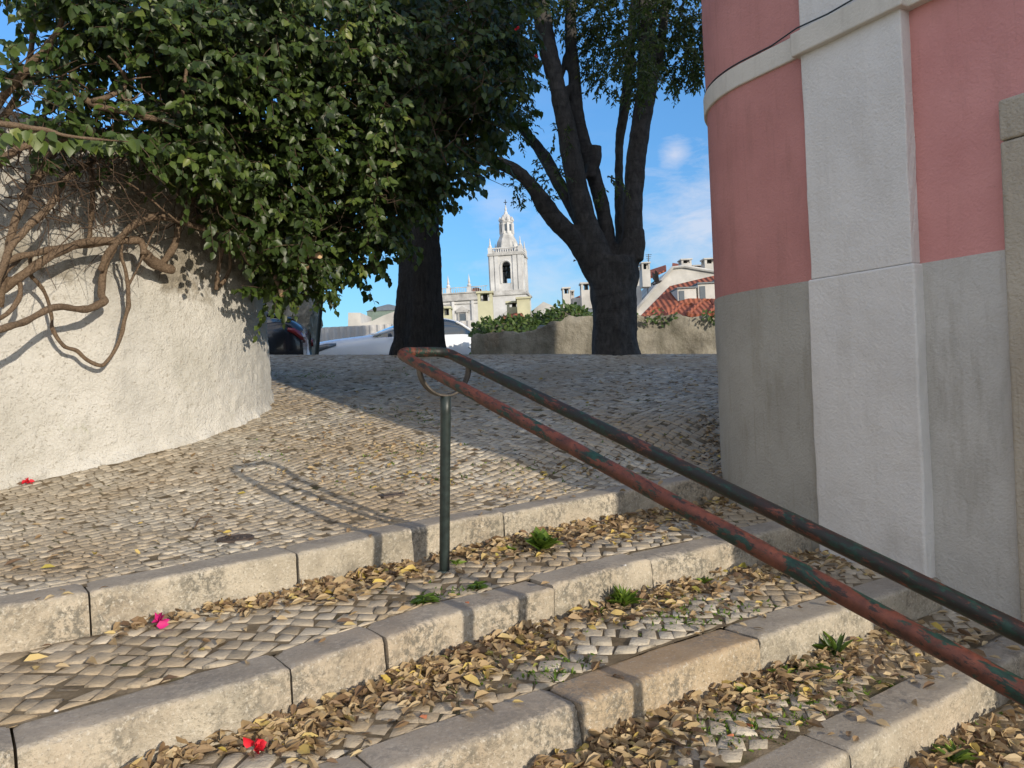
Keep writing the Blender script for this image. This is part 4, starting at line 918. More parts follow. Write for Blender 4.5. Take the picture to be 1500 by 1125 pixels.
# ------------------------------------------------------------------ cars
def car(name, label, prof, cab, width, paint, loc, heading, wheels, front_lamp=True, spoiler=False):
    """prof: (x, top height) from nose to tail; cab: (x, z) windscreen foot, roof front, roof rear, rear glass foot; local +X runs nose -> tail"""
    root = thing(name, label, 'car', loc=loc, rz=heading)
    px = np.array([p[0] for p in prof]); pz = np.array([p[1] for p in prof]); L = px[-1]
    n = 46; xs = np.linspace(0, L, n); zt = np.interp(xs, px, pz); zt = np.convolve(np.pad(zt, 1, 'edge'), [.25, .5, .25], 'valid')
    e = np.minimum(xs, L-xs); hw = width/2*(1-.20*np.clip(1-e/.55, 0, 1)**2.2-.02*np.clip(1-e/1.6, 0, 1))
    def ring(k):
        z, w_ = zt[k], hw[k]; e_ = np.clip(1-e[k]/.18, 0, 1); zb = .20+.10*e_
        half = [(0, zb), (w_*.86, zb), (w_*.96, .34), (w_, .52), (w_*.995, .68), (w_*.965, z-.16), (w_*.90, z-.05), (w_*.78, z-.005), (w_*.5, z+.02), (0, z+.03)]
        half = [(a, min(b_, z+.03)) for a, b_ in half]
        return [(a, b_) for a, b_ in half]+[(-a, b_) for a, b_ in half[-2:0:-1]]
    V = []; m = 18
    for k in range(n): V += [(xs[k], y, z) for y, z in ring(k)]
    Fs = [(a*m+b, (a+1)*m+b, (a+1)*m+(b+1) % m, a*m+(b+1) % m)[::-1] for a in range(n-1) for b in range(m)]+[tuple(range(m)), tuple((n-1)*m+b for b in range(m-1, -1, -1))]
    mb = MB(); mb.add(V, Fs); body = mb.build('body', paint, root, True)
    ss = body.modifiers.new('sub', 'SUBSURF'); ss.levels = 1; ss.render_levels = 1
    # glasshouse
    (x0, z0), (x1, z1), (xm, zm), (x2, z2), (x3, z3) = cab
    hwf = lambda x: np.interp(x, xs, hw)
    cs = spline(np.array([(x0, z0), (x1, z1), (xm, zm), (x2, z2), (x3, z3)]), 8); V = []; q = 9
    for x, z in cs:
        wl = hwf(x)*.90; h = max(z-z0, 0.001); wt = wl-.28*h
        V += [(x, -wl, z0-.05), (x, -wl*.5-wt*.5, z0+h*.5), (x, -wt-.01, z-.05*min(1, h*4)), (x, -wt*.8, z-.005), (x, 0, z+.012), (x, wt*.8, z-.005), (x, wt+.01, z-.05*min(1, h*4)), (x, wl*.5+wt*.5, z0+h*.5), (x, wl, z0-.05)]
    N = len(cs); Fs = [(a*q+b, (a+1)*q+b, (a+1)*q+b+1, a*q+b+1)[::-1] for a in range(N-1) for b in range(q-1)]
    mb = MB(); mb.add(V, Fs); mb.build('windows', M['dglass'], root, True)
    # roof skin and pillars stand just proud of the glass
    V = []; k0, k1 = 8, 25
    for x, z in cs[k0:k1]:
        wl = hwf(x)*.90; h = z-z0; wt = wl-.28*h
        V += [(x, -wt-.018, z-.075), (x, -wt*.9, z-.010), (x, -wt*.5, z+.008), (x, 0, z+.020), (x, wt*.5, z+.008), (x, wt*.9, z-.010), (x, wt+.018, z-.075)]
    N = k1-k0; mb = MB(); mb.add(V, [(a*7+b, (a+1)*7+b, (a+1)*7+b+1, a*7+b+1)[::-1] for a in range(N-1) for b in range(6)]); mb.build('roof', paint, root, True)
    for sgn in (-1, 1):
        pm_ = paint if spoiler else M['soot']
        for idx in ([0, 2, 4, 6, 8], [24, 26, 28, 30, 32]):
            pts = []
            for i in idx:
                x, z = cs[min(i, len(cs)-1)]; wl = hwf(x)*.90; h = z-z0; wt = wl-.28*h; pts.append((x, sgn*(wt+.012), z-.045*min(1, h*4+.2)))
            pl = MB(); pl.tube(pts, .035, 8); pl.build('pillar', paint, root, True)
        pl = MB(); xm_ = (cs[8][0]+cs[24][0])/2+.1; wl = hwf(xm_)*.9; pl.tube([(xm_, sgn*(wl+.002), z0-.03), (xm_, sgn*(wl-.28*(zm-z0)+.012), zm-.06)], .032, 8); pl.build('pillar', M['soot'], root, True)
        mir = MB(); mx = x0+.48; mir.lathe([(.0, -.10), (.06, -.09), (.085, 0), (.06, .09), (.0, .10)], (0, 0, 0), 12); o = mir.build('mirror', M['soot'] if spoiler else paint, root, True); o.location = (mx, sgn*(hwf(mx)+.10), z0+.05); o.scale = (.6, .9, .75)
        # lamps
        lm = MB(); zl = pz[1]-.10 if front_lamp else None
        hx = [.10, .22, .40, .62]
        Vv = []
        for i, x in enumerate(hx):
            y = sgn*(hwf(x)*.985+.012); zc = np.interp(x, xs, zt)-.11; hh = (.075, .085, .07, .03)[i]
            Vv += [(x-.02, y*(.80 if i == 0 else .965), zc-hh), (x-.02, y*(.78 if i == 0 else .95), zc+hh*.7)]
        lm.add(Vv, [(2*i, 2*i+2, 2*i+3, 2*i+1) for i in range(3)]); o = lm.build('headlight', M['lampg'], root, True); s_ = o.modifiers.new('t', 'SOLIDIFY'); s_.thickness = .05; s_.offset = 0
        tl = MB(); Vv = []
        for i, x in enumerate((L-.24, L-.14, L-.05, L-.0)):
            y = sgn*(hwf(x)*.985+.006); zc = np.interp(x, xs, zt)-.19; hh = (.02, .05, .06, .06)[i]
            Vv += [(x+.012, y*(.99 if i < 3 else .86), zc-hh), (x+.012, y*(.965 if i < 3 else .84), zc+hh)]
        tl.add(Vv, [(2*i, 2*i+2, 2*i+3, 2*i+1) for i in range(3)]); o = tl.build('tail_light', M['redl'], root, True); s_ = o.modifiers.new('t', 'SOLIDIFY'); s_.thickness = .05; s_.offset = 0
        for x in wheels:
            tw = MB(); prof_ = [(.0, -.09), (.29, -.10), (.325, -.08), (.335, 0), (.325, .08), (.29, .10), (.0, .09)]
            tw.lathe(prof_, (0, 0, 0), 28); o = tw.build('wheel', M['tyre'], root, True); o.rotation_euler = (math.pi/2, 0, 0); o.location = (x, sgn*(width/2-.135), .335)
            rm = MB(); rm.lathe([(.0, -.02), (.20, -.015), (.22, 0), (.20, .02), (.0, .02)], (0, 0, .105), 20)
            for k in range(5):
                a = 2*math.pi*k/5; rm.box((.1*math.cos(a), .1*math.sin(a), .118), (.17, .035, .02), a)
            r_ = rm.build('rim', M['alloy'], o); r_.scale = (1, 1, -1 if sgn > 0 else 1)
    gr = MB(); gr.box((-.012, 0, .50), (.05, width*.52, .16)); gr.box((.0, 0, .66), (.05, width*.30, .05)); bevel(gr.build('grille', M['soot'], root), .02)
    return root
g_ = lambda x, y: float(fz(np.array(y))-.045*np.clip(x, -6, 4))
c = at(447, 515, 17.4); a = math.radians(33)
car('parked_car', 'white hatchback parked behind the straight tree trunk, its bonnet and headlight showing', [(0, .62), (.10, .80), (.3, .89), (.8, .96), (1.6, 1.04), (3.9, 1.08), (4.2, 1.0), (4.3, .8)],
    [(1.5, 1.02), (2.5, 1.38), (3.0, 1.46), (3.65, 1.38), (4.2, 1.02)], 1.78, M['carw'], (c[0]-.1, 17.5, .17), math.radians(27), (.85, 3.4), True, False)
c = at(437, 510, 12.6)
car('parked_car', 'black saloon car whose tail and red lamp show past the end of the white wall', [(0, .60), (.15, .74), (.5, .84), (1.3, .98), (3.7, 1.02), (4.25, 1.08), (4.58, 1.08), (4.68, .86)],
    [(1.35, .98), (2.1, 1.38), (2.6, 1.45), (3.3, 1.42), (4.5, 1.09)], 1.80, M['card'], (c[0]-4.66, 12.6, .13), math.radians(9), (.85, 3.65), False, False)
# ------------------------------------------------------------------ distant church
def church():
    D = 172.; S = D/F; o = at(752.5, 556, D)
    root = thing('church', 'pale limestone church with a domed bell tower rising above the hedge', 'church', loc=(o[0], o[1], 0), rz=math.radians(-9))
    zp = lambda y: (556.3-y)*S
    def box_px(mb, x0, x1, y0, y1, dep, cy=0, mi=0): mb.box(((x0+x1)/2*S, cy, (zp(y0)+zp(y1))/2), ((x1-x0)*S, dep, zp(y0)-zp(y1)), mi=mi)
    def tower(dx, tw):
        W_ = 47*S; cx = dx
        mb = MB(); zb0, zb1 = zp(437), zp(378)
        mb.box((cx, 0, (zp(436)-14)/2), (55*S, 55*S, zp(436)+14)); ob = mb.build('tower_base', M['church'], tw)
        mb = MB(); mb.box((cx, 0, zp(436)+.25), (59*S, 59*S, .5)); mb.box((cx, 0, zp(432)+.15), (52*S, 52*S, .9)); mb.box((cx, 0, zp(470)), (57*S, 57*S, .35)); bevel(mb.build('cornice', M['churchd'], tw), .08)
        # belfry storey: four walls, each pierced by an arched bell opening
        aw, at_, ab = 6.2*S, zp(393), zp(418); hh = W_/2; th = 1.1
        for q in range(4):
            m2 = MB(); prof = [(-hh, zb0+.9), (-hh, zb1), (hh, zb1), (hh, zb0+.9), (aw, zb0+.9), (aw, at_)]
            prof += [(aw*math.cos(t), at_+aw*math.sin(t)) for t in np.linspace(.15, math.pi-.15, 9)]+[(-aw, at_), (-aw, zb0+.9)]
            m2.prism(prof, -th/2, th/2, 'y'); m2.box((0, 0, (zb0+.9+ab)/2), (aw*1.98, th*.9, ab-zb0-.9))
            for px_ in (-hh+.5, -hh*.56, hh*.56, hh-.5): m2.box((px_, -th/2-.12, (zb0+zb1)/2+.4), (.9, .3, zb1-zb0-1.0))
            rim = [(aw*1.22*math.cos(t), at_+aw*1.22*math.sin(t)) for t in np.linspace(0, math.pi, 13)]
            m2.tube([(p[0], -th/2-.05, p[1]) for p in rim], .16, 6); 
            for sx in (-1, 1): m2.box((sx*aw*1.22, -th/2-.05, (ab+at_)/2), (.3, .25, at_-ab))
            w_ = m2.build('belfry_wall', M['church'], tw); r = q*math.pi/2; w_.rotation_euler = (0, 0, r); w_.location = (cx+math.sin(r)*(hh-th/2)*1, -math.cos(r)*(hh-th/2), 0)
            if q in (1, 3): w_.scale = (.999, 1, 1)
        bl = MB(); bl.lathe([(0, 1.5), (.35, 1.5), (.5, 1.2), (.62, .5), (.95, 0), (.0, 0.02)], (cx, 0, zp(408)), 16); bl.build('bell', M['bronze'], tw, True)
        bl = MB(); bl.lathe([(0, .9), (.3, .9), (.4, .4), (.62, 0), (.0, 0.02)], (cx, 0, zp(396)), 16); bl.build('bell', M['bronze'], tw, True)
        fr = MB(); fr.box((cx, 0, zp(397)+1.1), (W_-2.2, .3, .3)); fr.box((cx, 0, zp(410)+2), (W_-2.2, .3, .3)); 
        for sx in (-1.1, 1.1): fr.box((cx+sx*.8, 0, zp(405)), (.2, .3, 4.6))
        fr.build('bell_frame', M['soot'], tw)
        mb = MB(); mb.box((cx, 0, zp(378)+.2), (52*S, 52*S, .5)); mb.box((cx, 0, zp(375)+.15), (50*S, 50*S, .35)); bevel(mb.build('cornice', M['churchd'], tw), .08)
        mb = MB()
        for q in range(4):
            r = q*math.pi/2
            for t in np.linspace(-.86, .86, 13): mb.lathe([(.09, 0), (.14, .35), (.08, .8), (.09, 1.0)], (cx+(math.cos(r)*t+math.sin(r)*.93)*hh, (math.sin(r)*t-math.cos(r)*.93)*hh, zp(374)), 6)
            mb.box((cx+math.sin(r)*.93*hh, -math.cos(r)*.93*hh, zp(374)+1.1), (2*hh*.93-.2, .35, .22), r)
        mb.build('balustrade', M['church'], tw)
        for sx in (-1, 1):
            for sy in (-1, 1):
                pm = MB(); c_ = (cx+sx*hh*.93, sy*hh*.93, zp(374)); pm.box((c_[0], c_[1], c_[2]+.6), (1.0, 1.0, 1.35)); pm.lathe([(.28, 1.25), (.42, 1.6), (.22, 1.9), (.16, 2.4), (.06, 3.4), (.0, 3.6)], c_, 8); pm.build('pinnacle', M['church'], tw)
        mb = MB(); s8 = math.pi/8
        mb.lathe([(17.5*S, zp(371)), (17.5*S, zp(367)), (16.6*S, zp(361)), (15*S, zp(355)), (12.4*S, zp(350)), (10.6*S, zp(346)), (0, zp(346))], (cx, 0, 0), 8, rot=s8)
        mb.lathe([(18.3*S, zp(371)), (18.3*S, zp(369.5)), (17.3*S, zp(369))], (cx, 0, 0), 8, rot=s8); mb.build('dome', M['churchd'], tw)
        lt = MB(); lt.lathe([(10.4*S, zp(346)), (10.4*S, zp(344)), (8.8*S, zp(343)), (8.6*S, zp(328)), (10.6*S, zp(327)), (10.6*S, zp(325.5)), (8.8*S, zp(325)), (8.4*S, zp(321)), (5.5*S, zp(316)), (2.6*S, zp(314)), (2.8*S, zp(312)), (1.3*S, zp(310)), (1.8*S, zp(307)), (.7*S, zp(304)), (1.2*S, zp(303)), (.25*S, zp(301)), (0, zp(300.5))], (cx, 0, 0), 8, rot=s8)
        for k in range(8):
            t = k*math.pi/4+s8; lt.box((cx+9.3*S*math.cos(t), 9.3*S*math.sin(t), zp(336)), (.5, .5, 16*S), t); lt.lathe([(.3, 0), (.35, .3), (.1, .9), (0, 1)], (cx+9.6*S*math.cos(t), 9.6*S*math.sin(t), zp(325)), 6)
        lan = lt.build('lantern', M['church'], tw)
        wn = MB()
        for k in range(8):
            t = k*math.pi/4; wn.box((cx+8.05*S*math.cos(t), 8.05*S*math.sin(t), zp(335)), (.2, .7, 1.5), t)
        wn.build('window', M['wglass'], lan)
        cr = MB(); cr.box((cx, 0, zp(297)), (.14, .14, 8*S)); cr.box((cx, 0, zp(297)), (5*S, .142, .145)); cr.build('cross', M['soot'], lan)
    tower(0, root); 
    for o_ in [q for q in root.children]:
        c_ = o_.copy(); COL.objects.link(c_); c_.parent = root; c_.location = (o_.location[0]-138*S*.99, o_.location[1]+3, o_.location[2])
        for g2 in o_.children: d_ = g2.copy(); COL.objects.link(d_); d_.parent = c_
    zq = lambda y: zp(y-9)
    box_pq = lambda mb, x0, x1, y0, y1, dep, cy=0, mi=0: box_px(mb, x0, x1, y0-9, y1-9, dep, cy, mi)
    # nave wall between the towers
    mb = MB(); x0, x1 = -120, -28; box_pq(mb, x0, x1, 447, 600, 16, 4)
    for x in (-98, -81, -52, -34): box_pq(mb, x, x+3.4, 449, 600, .5, -4.2)
    mb.build('nave_wall', M['church'], root)
    mb = MB(); box_pq(mb, x0, x1, 436, 438, 16.6, 4); box_pq(mb, x0, x1, 446, 448.4, 17, 4); box_pq(mb, x0, x1, 452, 453.4, 16.5, 4); box_pq(mb, x0, x1, 438, 446, 16.1, 4); bevel(mb.build('cornice', M['churchd'], root), .06)
    mb = MB()
    for x in np.arange(x0, x1, 3.2): mb.lathe([(.06, 0), (.06, 1.1)], (x*S, -3.9, zq(436)), 5)
    box_pq(mb, x0, x1, 428.4, 429.4, .12, -3.9); mb.build('roof_railing', M['churchd'], root)
    for x in (-86, -55):
        pm = MB(); pm.box((x*S, -3.6, zq(433)), (.9, .9, 1.3)); pm.lathe([(.3, 0), (.5, .5), (.2, .9), (.3, 1.2), (.1, 2.4), (0, 3.1)], (x*S, -3.6, zq(429)), 8); pm.build('pinnacle', M['church'], root)
    dm = MB(); dm.lathe([(1.7, 0), (1.6, .5), (1.2, 1.1), (.6, 1.5), (0, 1.6)], (-52*S, 1.5, zq(436)), 16); dm.build('roof', M['tile'], root, True)
    wm = MB(); box_pq(wm, -70, -62, 467, 482, .3, -4.05); fr = MB(); box_pq(fr, -73, -71, 465, 484, .5, -4.1); box_pq(fr, -61, -59, 465, 484, .5, -4.1); box_pq(fr, -75, -57, 463, 465.2, .7, -4.15)
    fr.prism([((-77)*S, zq(463)), ((-66)*S, zq(456)), ((-55)*S, zq(463))], -4.5, -3.9, 'y'); f_ = fr.build('window', M['churchd'], root); wm.build('pane', M['wglass'], f_)
    fr = MB(); box_px(fr, -8, 14, 464, 466, .7, -4.8); fr.prism([(-9*S, zp(464)), (3*S, zp(457)), (15*S, zp(464))], -5.1, -4.6, 'y'); fr.build('pediment', M['churchd'], root)
church()
# ------------------------------------------------------------------ roofs and chimneys in between
def chimney(x0, x1, y0, y1, D, mat, label, dep=.6, vents=True, cap=True, parent=None):
    A = at(x0, y0, D); B = at(x1, y0, D); zb = at((x0+x1)/2, y1, D)[2]; cx = (A[0]+B[0])/2; w_ = B[0]-A[0]; z1 = A[2]
    loc = np.array([cx, D+dep/2, 0])
    mb = MB(); hv = min(.35, (z1-zb)*.25) if vents else 0
    mb.box((*loc[:2], (zb+z1-hv)/2), (w_, dep, z1-hv-zb))
    if vents:
        for sx in (-1, 1):
            for sy in (-1, 1): mb.box((loc[0]+sx*w_*.40, loc[1]+sy*dep*.38, z1-hv/2), (w_*.19, dep*.22, hv))
        mb.box((loc[0], loc[1], z1-hv/2), (w_*.3, dep*.3, hv*.98), mi=1)
    o = mb.build('chimney', [mat, M['soot']], parent)
    if cap: c_ = MB(); c_.box((loc[0], loc[1], z1+.035), (w_*1.16, dep*1.16, .07)); c_.build('cap', mat, o)
    if parent is None: tag(o, label, 'chimney', 'chimneys on the roofs')
    return o
def house(name, label, outline, D, dep, mat, roof=None):
    """outline (px) of the wall seen from the landing; extruded away"""
    root = thing(name, label, 'house'); P2 = [(at(x, y, D)[0], at(x, y, D)[2]) for x, y in outline]
    mb = MB(); mb.prism(P2, D, D+dep, 'y'); mb.build('wall', mat, root); return root
def slab(name, quad, mat, parent, th=.12):
    mb = MB(); Q = np.array([at(x, y, D) for x, y, D in quad]); n = unit(np.cross(Q[1]-Q[0], Q[3]-Q[0])); n = n if n[2] > 0 else -n
    mb.add(np.vstack([Q, Q-n*th]), [(0, 1, 2, 3), (7, 6, 5, 4), (0, 4, 5, 1), (1, 5, 6, 2), (2, 6, 7, 3), (3, 7, 4, 0)])
    o = mb.build(name, mat, parent)
    # give the mesh its own frame so that the tile courses follow the slope
    ex = unit(Q[1]-Q[0]); ez = n; ey = np.cross(ez, ex); R_ = Matrix([[*map(float, r)] for r in np.stack([ex, ey, ez], 1)]).to_4x4(); R_.translation = Vector(Q[0])
    o.data.transform(R_.inverted()); o.matrix_world = R_; return o
# right: white gable house behind, red roofed house in front
r = house('white_house', 'white house with a long stepped gable and chimneys behind the red roof', [(915, 520), (915, 470), (934, 452), (985, 393), (1002, 391), (1062, 401), (1110, 408), (1110, 520)], 42, 9, M['white'])
mb = MB(); pts = [at(x, y, 41.9) for x, y in [(915, 469), (934, 451), (985, 392), (1002, 390), (1062, 400), (1110, 407)]]; mb.tube(pts, .09, 6); mb.build('coping', M['churchd'], r)
for x0, x1, y0, y1, D in [(998, 1013, 381, 400, 43), (1032, 1050, 380, 405, 42.5), (1015, 1028, 390, 402, 44), (940, 952, 386, 420, 40), (928, 938, 393, 450, 44)]: chimney(x0, x1, y0, y1, D, M['white'], '', .8, True, True, r)
slab('roof', [(938, 412, 46), (975, 395, 46), (975, 388, 50), (938, 400, 50)], M['tile'], r); slab('roof', [(985, 396, 43), (1062, 403, 43), (1062, 396, 50), (985, 385, 50)], M['tile'], r)
mb = MB(); A = at(949, 430, 43.5); B = at(950, 372, 43.5); mb.tube([A, B], .025, 5); B1 = at(950, 377, 43.5)
for k in range(4): q = B+(A-B)*(.02+.045*k); mb.tube([q-np.array([.18-.03*k, 0, 0]), q+np.array([.18-.03*k, 0, 0])], .014, 4)
mb.build('antenna', M['bare'], r)
r = house('red_roofed_house', 'house with a red clay tile roof and pale dormers next to the pink house', [(926, 530), (928, 474), (981, 420), (1120, 388), (1120, 530)], 37.4, .5, M['white'])
slab('roof', [(926, 475, 33), (1130, 478, 33), (1120, 386, 37.0), (981, 419, 37.0)], M['tile'], r)
for x0, x1, y0, y1 in [(992, 1021, 424, 447), (1022, 1053, 417, 441), (1053, 1085, 410, 436)]:
    D = 34.6; A = at(x0, y0, D); B = at(x1, y1, D); dr = MB(); dr.box(((A[0]+B[0])/2, D+.9, (A[2]+B[2])/2-.1), (B[0]-A[0], 1.8, A[2]-B[2]+.25)); dm = bevel(dr.build('dormer', M['white'], r), .02)
    wn = MB(); wn.box((A[0]+(B[0]-A[0])*.22, D-.01, (A[2]+B[2])/2), ((B[0]-A[0])*.26, .06, (A[2]-B[2])*.8)); wn.build('window', M['wglass'], dm)
    cp = MB(); cp.box(((A[0]+B[0])/2, D+.85, A[2]+.06), ((B[0]-A[0])*1.06, 1.9, .06)); cp.build('cap', M['slate'], dm)
r = house('low_tiled_house', 'low house whose hipped red tiled roofs just clear the top of the stone wall', [(940, 530), (940, 476), (1120, 470), (1120, 530)], 30.5, 3, M['white'])
for x0, xm, x1, y0, y1 in [(936, 962, 985, 470, 452), (975, 1006, 1030, 464, 446), (1008, 1035, 1056, 458, 440), (1040, 1066, 1100, 456, 434)]:
    slab('roof', [(x0, y0+2, 29.5), (x1, y0+1, 29.5), (xm+8, y1, 31.5), (xm-6, y1, 31.5)], M['tile'], r)
    A = at(x0, y0+2, 29.5); B = at(xm-6, y1, 31.5); mb = MB(); mb.tube([A, B], .09, 6); C_ = at(xm+8, y1, 31.5); mb.tube([B, C_, at(x1, y0+1, 29.5)], .09, 6); mb.build('ridge', M['tile'], r)
# left of the forked tree
r = house('grey_gabled_house', 'low grey rendered gable between the church and the forked tree', [(758, 520), (760, 470), (796, 442), (820, 452), (835, 466), (836, 520)], 30, 4, M['churchd'])
r = house('small_white_house', 'small white house with a patch of red roof just left of the forked tree', [(812, 520), (812, 454), (833, 446), (870, 444), (880, 520)], 38, 5, M['white'])
slab('roof', [(834, 452, 37.6), (858, 448, 37.6), (856, 430, 40), (840, 437, 40)], M['tile'], r); slab('roof', [(846, 460, 36), (905, 456, 36), (885, 436, 38), (866, 440, 38)], M['slate'], r)
for x0, x1, y0, y1, D in [(824, 835, 423, 452, 37), (836, 841, 427, 450, 39), (851, 868, 416, 452, 36.5)]: chimney(x0, x1, y0, y1, D, M['white'], '', .7, True, True, r)
wn = MB(); A = at(838, 443, 37.3); wn.box((A[0]+.3, 37.4, A[2]-.2), (.6, .5, .8)); wn.build('dormer', M['white'], r)
r = house('cream_house', 'house under the church with tall cream chimneys and a red roof edge', [(655, 520), (655, 482), (720, 476), (778, 466), (778, 520)], 27, 4, M['creamc'])
slab('roof', [(732, 470, 26.6), (768, 465, 26.6), (764, 456, 28.5), (736, 463, 28.5)], M['tile'], r)
for x0, x1, y0, y1, D in [(699, 721, 430, 476, 27.2), (648, 660, 452, 492, 27.2), (757, 776, 438, 470, 28)]: chimney(x0, x1, y0, y1, D, M['creamc'], '', .75, x0 != 757, True, r)
r2 = chimney(742, 764, 444, 468, 28.6, M['creamc'], '', .6, True, True, r)
# left: pale ruinous building with a grey pyramid roof
r = house('pale_parapet_house', 'pale stained building with a grey hipped turret above the corrugated fence', [(509, 540), (510, 458), (528, 458), (529, 474), (545, 470), (562, 462), (578, 456), (640, 452), (640, 540)], 33, 5, M['white'])
A = at(534, 456, 35); B = at(590, 456, 35); mb = MB(); cx = (A[0]+B[0])/2; w_ = B[0]-A[0]; mb.box((cx, 36.5, A[2]-.6), (w_, w_, 1.3)); mb.build('turret', M['gtin'], r)
mb = MB(); mb.lathe([(w_*.74, 0), (w_*.40, .22), (w_*.05, .38), (0, .38)], (cx, 36.5, A[2]+.05), 4, rot=math.pi/4); mb.build('roof', M['slate'], r)
# birds
def bird(px, py, D, sc, label, up):
    root = thing('bird', label, 'bird'); q = at(px, py, D)
    mb = MB(); mb.tube(np.array([q+sc*np.array(p) for p in [(-.16, 0, -.07), (-.08, 0, -.04), (0, 0, 0), (.08, 0, .03), (.13, 0, .055), (.165, 0, .05)]]), np.array([.022, .03, .046, .04, .026, .004])*sc, 10); mb.build('body', M['bird'], root, True)
    for s_ in (-1, 1):
        w0 = MB(); P = [(.06, s_*.03, .03), (-.06, s_*.03, .0), (-.13, s_*.16, .14*up), (-.11, s_*.30, .33*up), (.0, s_*.20, .25*up)]
        V = np.array([q+sc*np.array(p) for p in P]); V2 = V+np.array([0, 0, .006*sc]); w0.add(np.vstack([V, V2]), [(0, 1, 2, 3, 4), (9, 8, 7, 6, 5)]+[(i, i+5, (i+1) % 5+5, (i+1) % 5) for i in range(5)]); w0.build('wing', M['bird'], root)
bird(963, 414, 20, .78, 'dark bird with raised wings flying in front of the white gable', 1.2)
bird(842, 382, 60, .9, 'tiny bird in the sky between the church tower and the forked tree', .25)
# ------------------------------------------------------------------ fallen leaves, weeds and small things on the ground
def zon(x, y):
    """height of the walking surface and its tread number (0 = upper landing)"""
    s, t = st(x, y)
    if t < kt(0, s)-KW: return float(platz(np.array(x), np.array(y))), 0
    for i in range(4):
        if t < kt(i, s): return ZL[i], 0
        if t < kt(i+1, s)-KW: return float(TZ[i](np.array(x), np.array(y))), i+1
    return ZL[4]-.02, 5
def ground_at(px, py, which=None):
    """the walking surface met by a sight line"""
    r = at(px, py, 1.)
    for D in np.arange(1.6, 12, .06):
        p = r*D; z, i = zon(p[0], p[1])
        if p[2] <= z+.002 and not (which is not None and i != which):
            for D2_ in np.arange(D-.06, D+.001, .01):
                p = r*D2_; z, i = zon(p[0], p[1])
                if p[2] <= z+.002: break
            return np.array([p[0], p[1], z]), i
    return None, -1
def litter():
    rng = np.random.default_rng(77)
    L = []     # x, y, z, axis, normal, size, rnd, curl, region
    # (tread, px from, px to, reach from the riser, count)
    bands = [(0, 165, 330, .10, 60), (0, 300, 470, .22, 230), (0, 440, 600, .34, 420), (0, 600, 660, .10, 20), (0, 655, 800, .42, 380), (0, 780, 960, .48, 520), (0, 940, 1160, .40, 330), (0, 0, 1100, .75, 110),
             (1, 180, 400, .12, 150), (1, 360, 600, .30, 520), (1, 560, 770, .36, 560), (1, 740, 1000, .32, 430), (1, 960, 1180, .40, 330), (1, 100, 1200, .75, 150),
             (2, 770, 900, .45, 420), (2, 860, 1120, .30, 480), (2, 1090, 1330, .38, 380), (2, 600, 1400, .75, 150), (2, 500, 780, .25, 120), (3, 1280, 1440, .35, 330), (3, 1380, 1600, .40, 220), (3, 1100, 1500, .7, 110)]
    for (i, x0, x1, reach, n) in bands:
        s0, s1 = s_at(i, x0), s_at(i, x1)
        clump = rng.uniform(s0, s1, 8)
        for k in range(int(n*.76)):
            s = rng.uniform(s0, s1) if rng.random() < .6 else rng.normal(rng.choice(clump), .07)
            dd = .015+abs(rng.normal(0, .40))*reach if reach < .7 else rng.uniform(.03, .7)
            t = kt(i, s)+dd; lim = kt(i+1, s)-.02
            if t > lim or s < s0-.1 or s > s1+.1: continue
            x, y = xy(s, t)
            if in_building(x-.05, y) or y < 1.5: continue
            z = zon(x, y)[0]; pile = max(0, 1-dd/(reach*.8))*(reach < .7)
            zz = z+.008+rng.random()*.035*pile
            til = .34+.42*pile
            L.append((x, y, zz, til, float(np.clip(rng.lognormal(math.log(.045), .26), .018, .072)), i+1))
    pat = [(560, 665, 60, 16, 70), (620, 655, 40, 12, 30), (500, 625, 60, 20, 40), (470, 690, 60, 14, 45), (600, 700, 90, 14, 60), (740, 720, 120, 16, 60), (850, 690, 70, 10, 40), (980, 660, 70, 30, 60), (1045, 640, 22, 40, 110), (1060, 690, 25, 18, 70), (520, 620, 160, 60, 60), (330, 720, 250, 70, 70), (120, 800, 120, 60, 26), (700, 620, 200, 60, 60), (960, 560, 90, 22, 60), (640, 560, 200, 22, 40)]
    for (cx, cy, rx, ry, n) in pat:
        for k in range(n):
            p, i = ground_at(cx+rng.normal(0, .6)*rx, cy+rng.normal(0, .6)*ry, 0)
            if p is None or in_building(p[0], p[1]) or behind_left_wall(p[0], p[1]): continue
            L.append((p[0], p[1], p[2]+.008+rng.random()*.006, .4, rng.uniform(.026, .052), 0))
    # leaves that stand out on their own
    solo = [(52, 972, .085, .88, 'bright yellow fallen leaf lying by itself at the left end of the upper tread'), (70, 742+95, .075, .97, 'greenish yellow leaf on the landing near the left edge'), (248, 745, .05, .86, 'ochre leaf alone on the sunlit landing left of the handrail shadow'), (240, 1003, .11, .12, 'long brown curled leaf on the edge of the second kerb row'), (505, 915, .085, .2, 'large brown leaf on the upper tread left of the post'), (512, 921, .06, .87, 'small golden leaf near the edge of the second kerb row'),
            (690, 985, .09, .93, 'pale green leaf flat on the tread below the post'), (800, 882, .05, .5, 'tan leaf on the second tread'), (555, 858, .075, .95, 'olive green leaf among the drift left of the post'), (1062, 858, .055, .88, 'yellow leaf in the middle of the second tread'), (1040, 884, .05, .88, 'golden leaf nearer the third kerb row'), (1183, 1020, .085, .94, 'yellow green curled leaf on the third tread'), (1165, 1047, .055, .7, 'cream oval leaf on the third tread'), (1420, 1105, .07, .88, 'bright yellow leaf in the bottom right corner'), (1345, 965, .06, .94, 'lime leaf by the lowest kerb under the rail'), (20, 828, .1, .15, 'withered brown leaf on the landing at the left edge'), (135, 975, .09, .6, 'pale tan leaf on the upper tread left of the drift'), (420, 1085, .07, .3, 'brown leaf by the bottom edge')]
    out = []
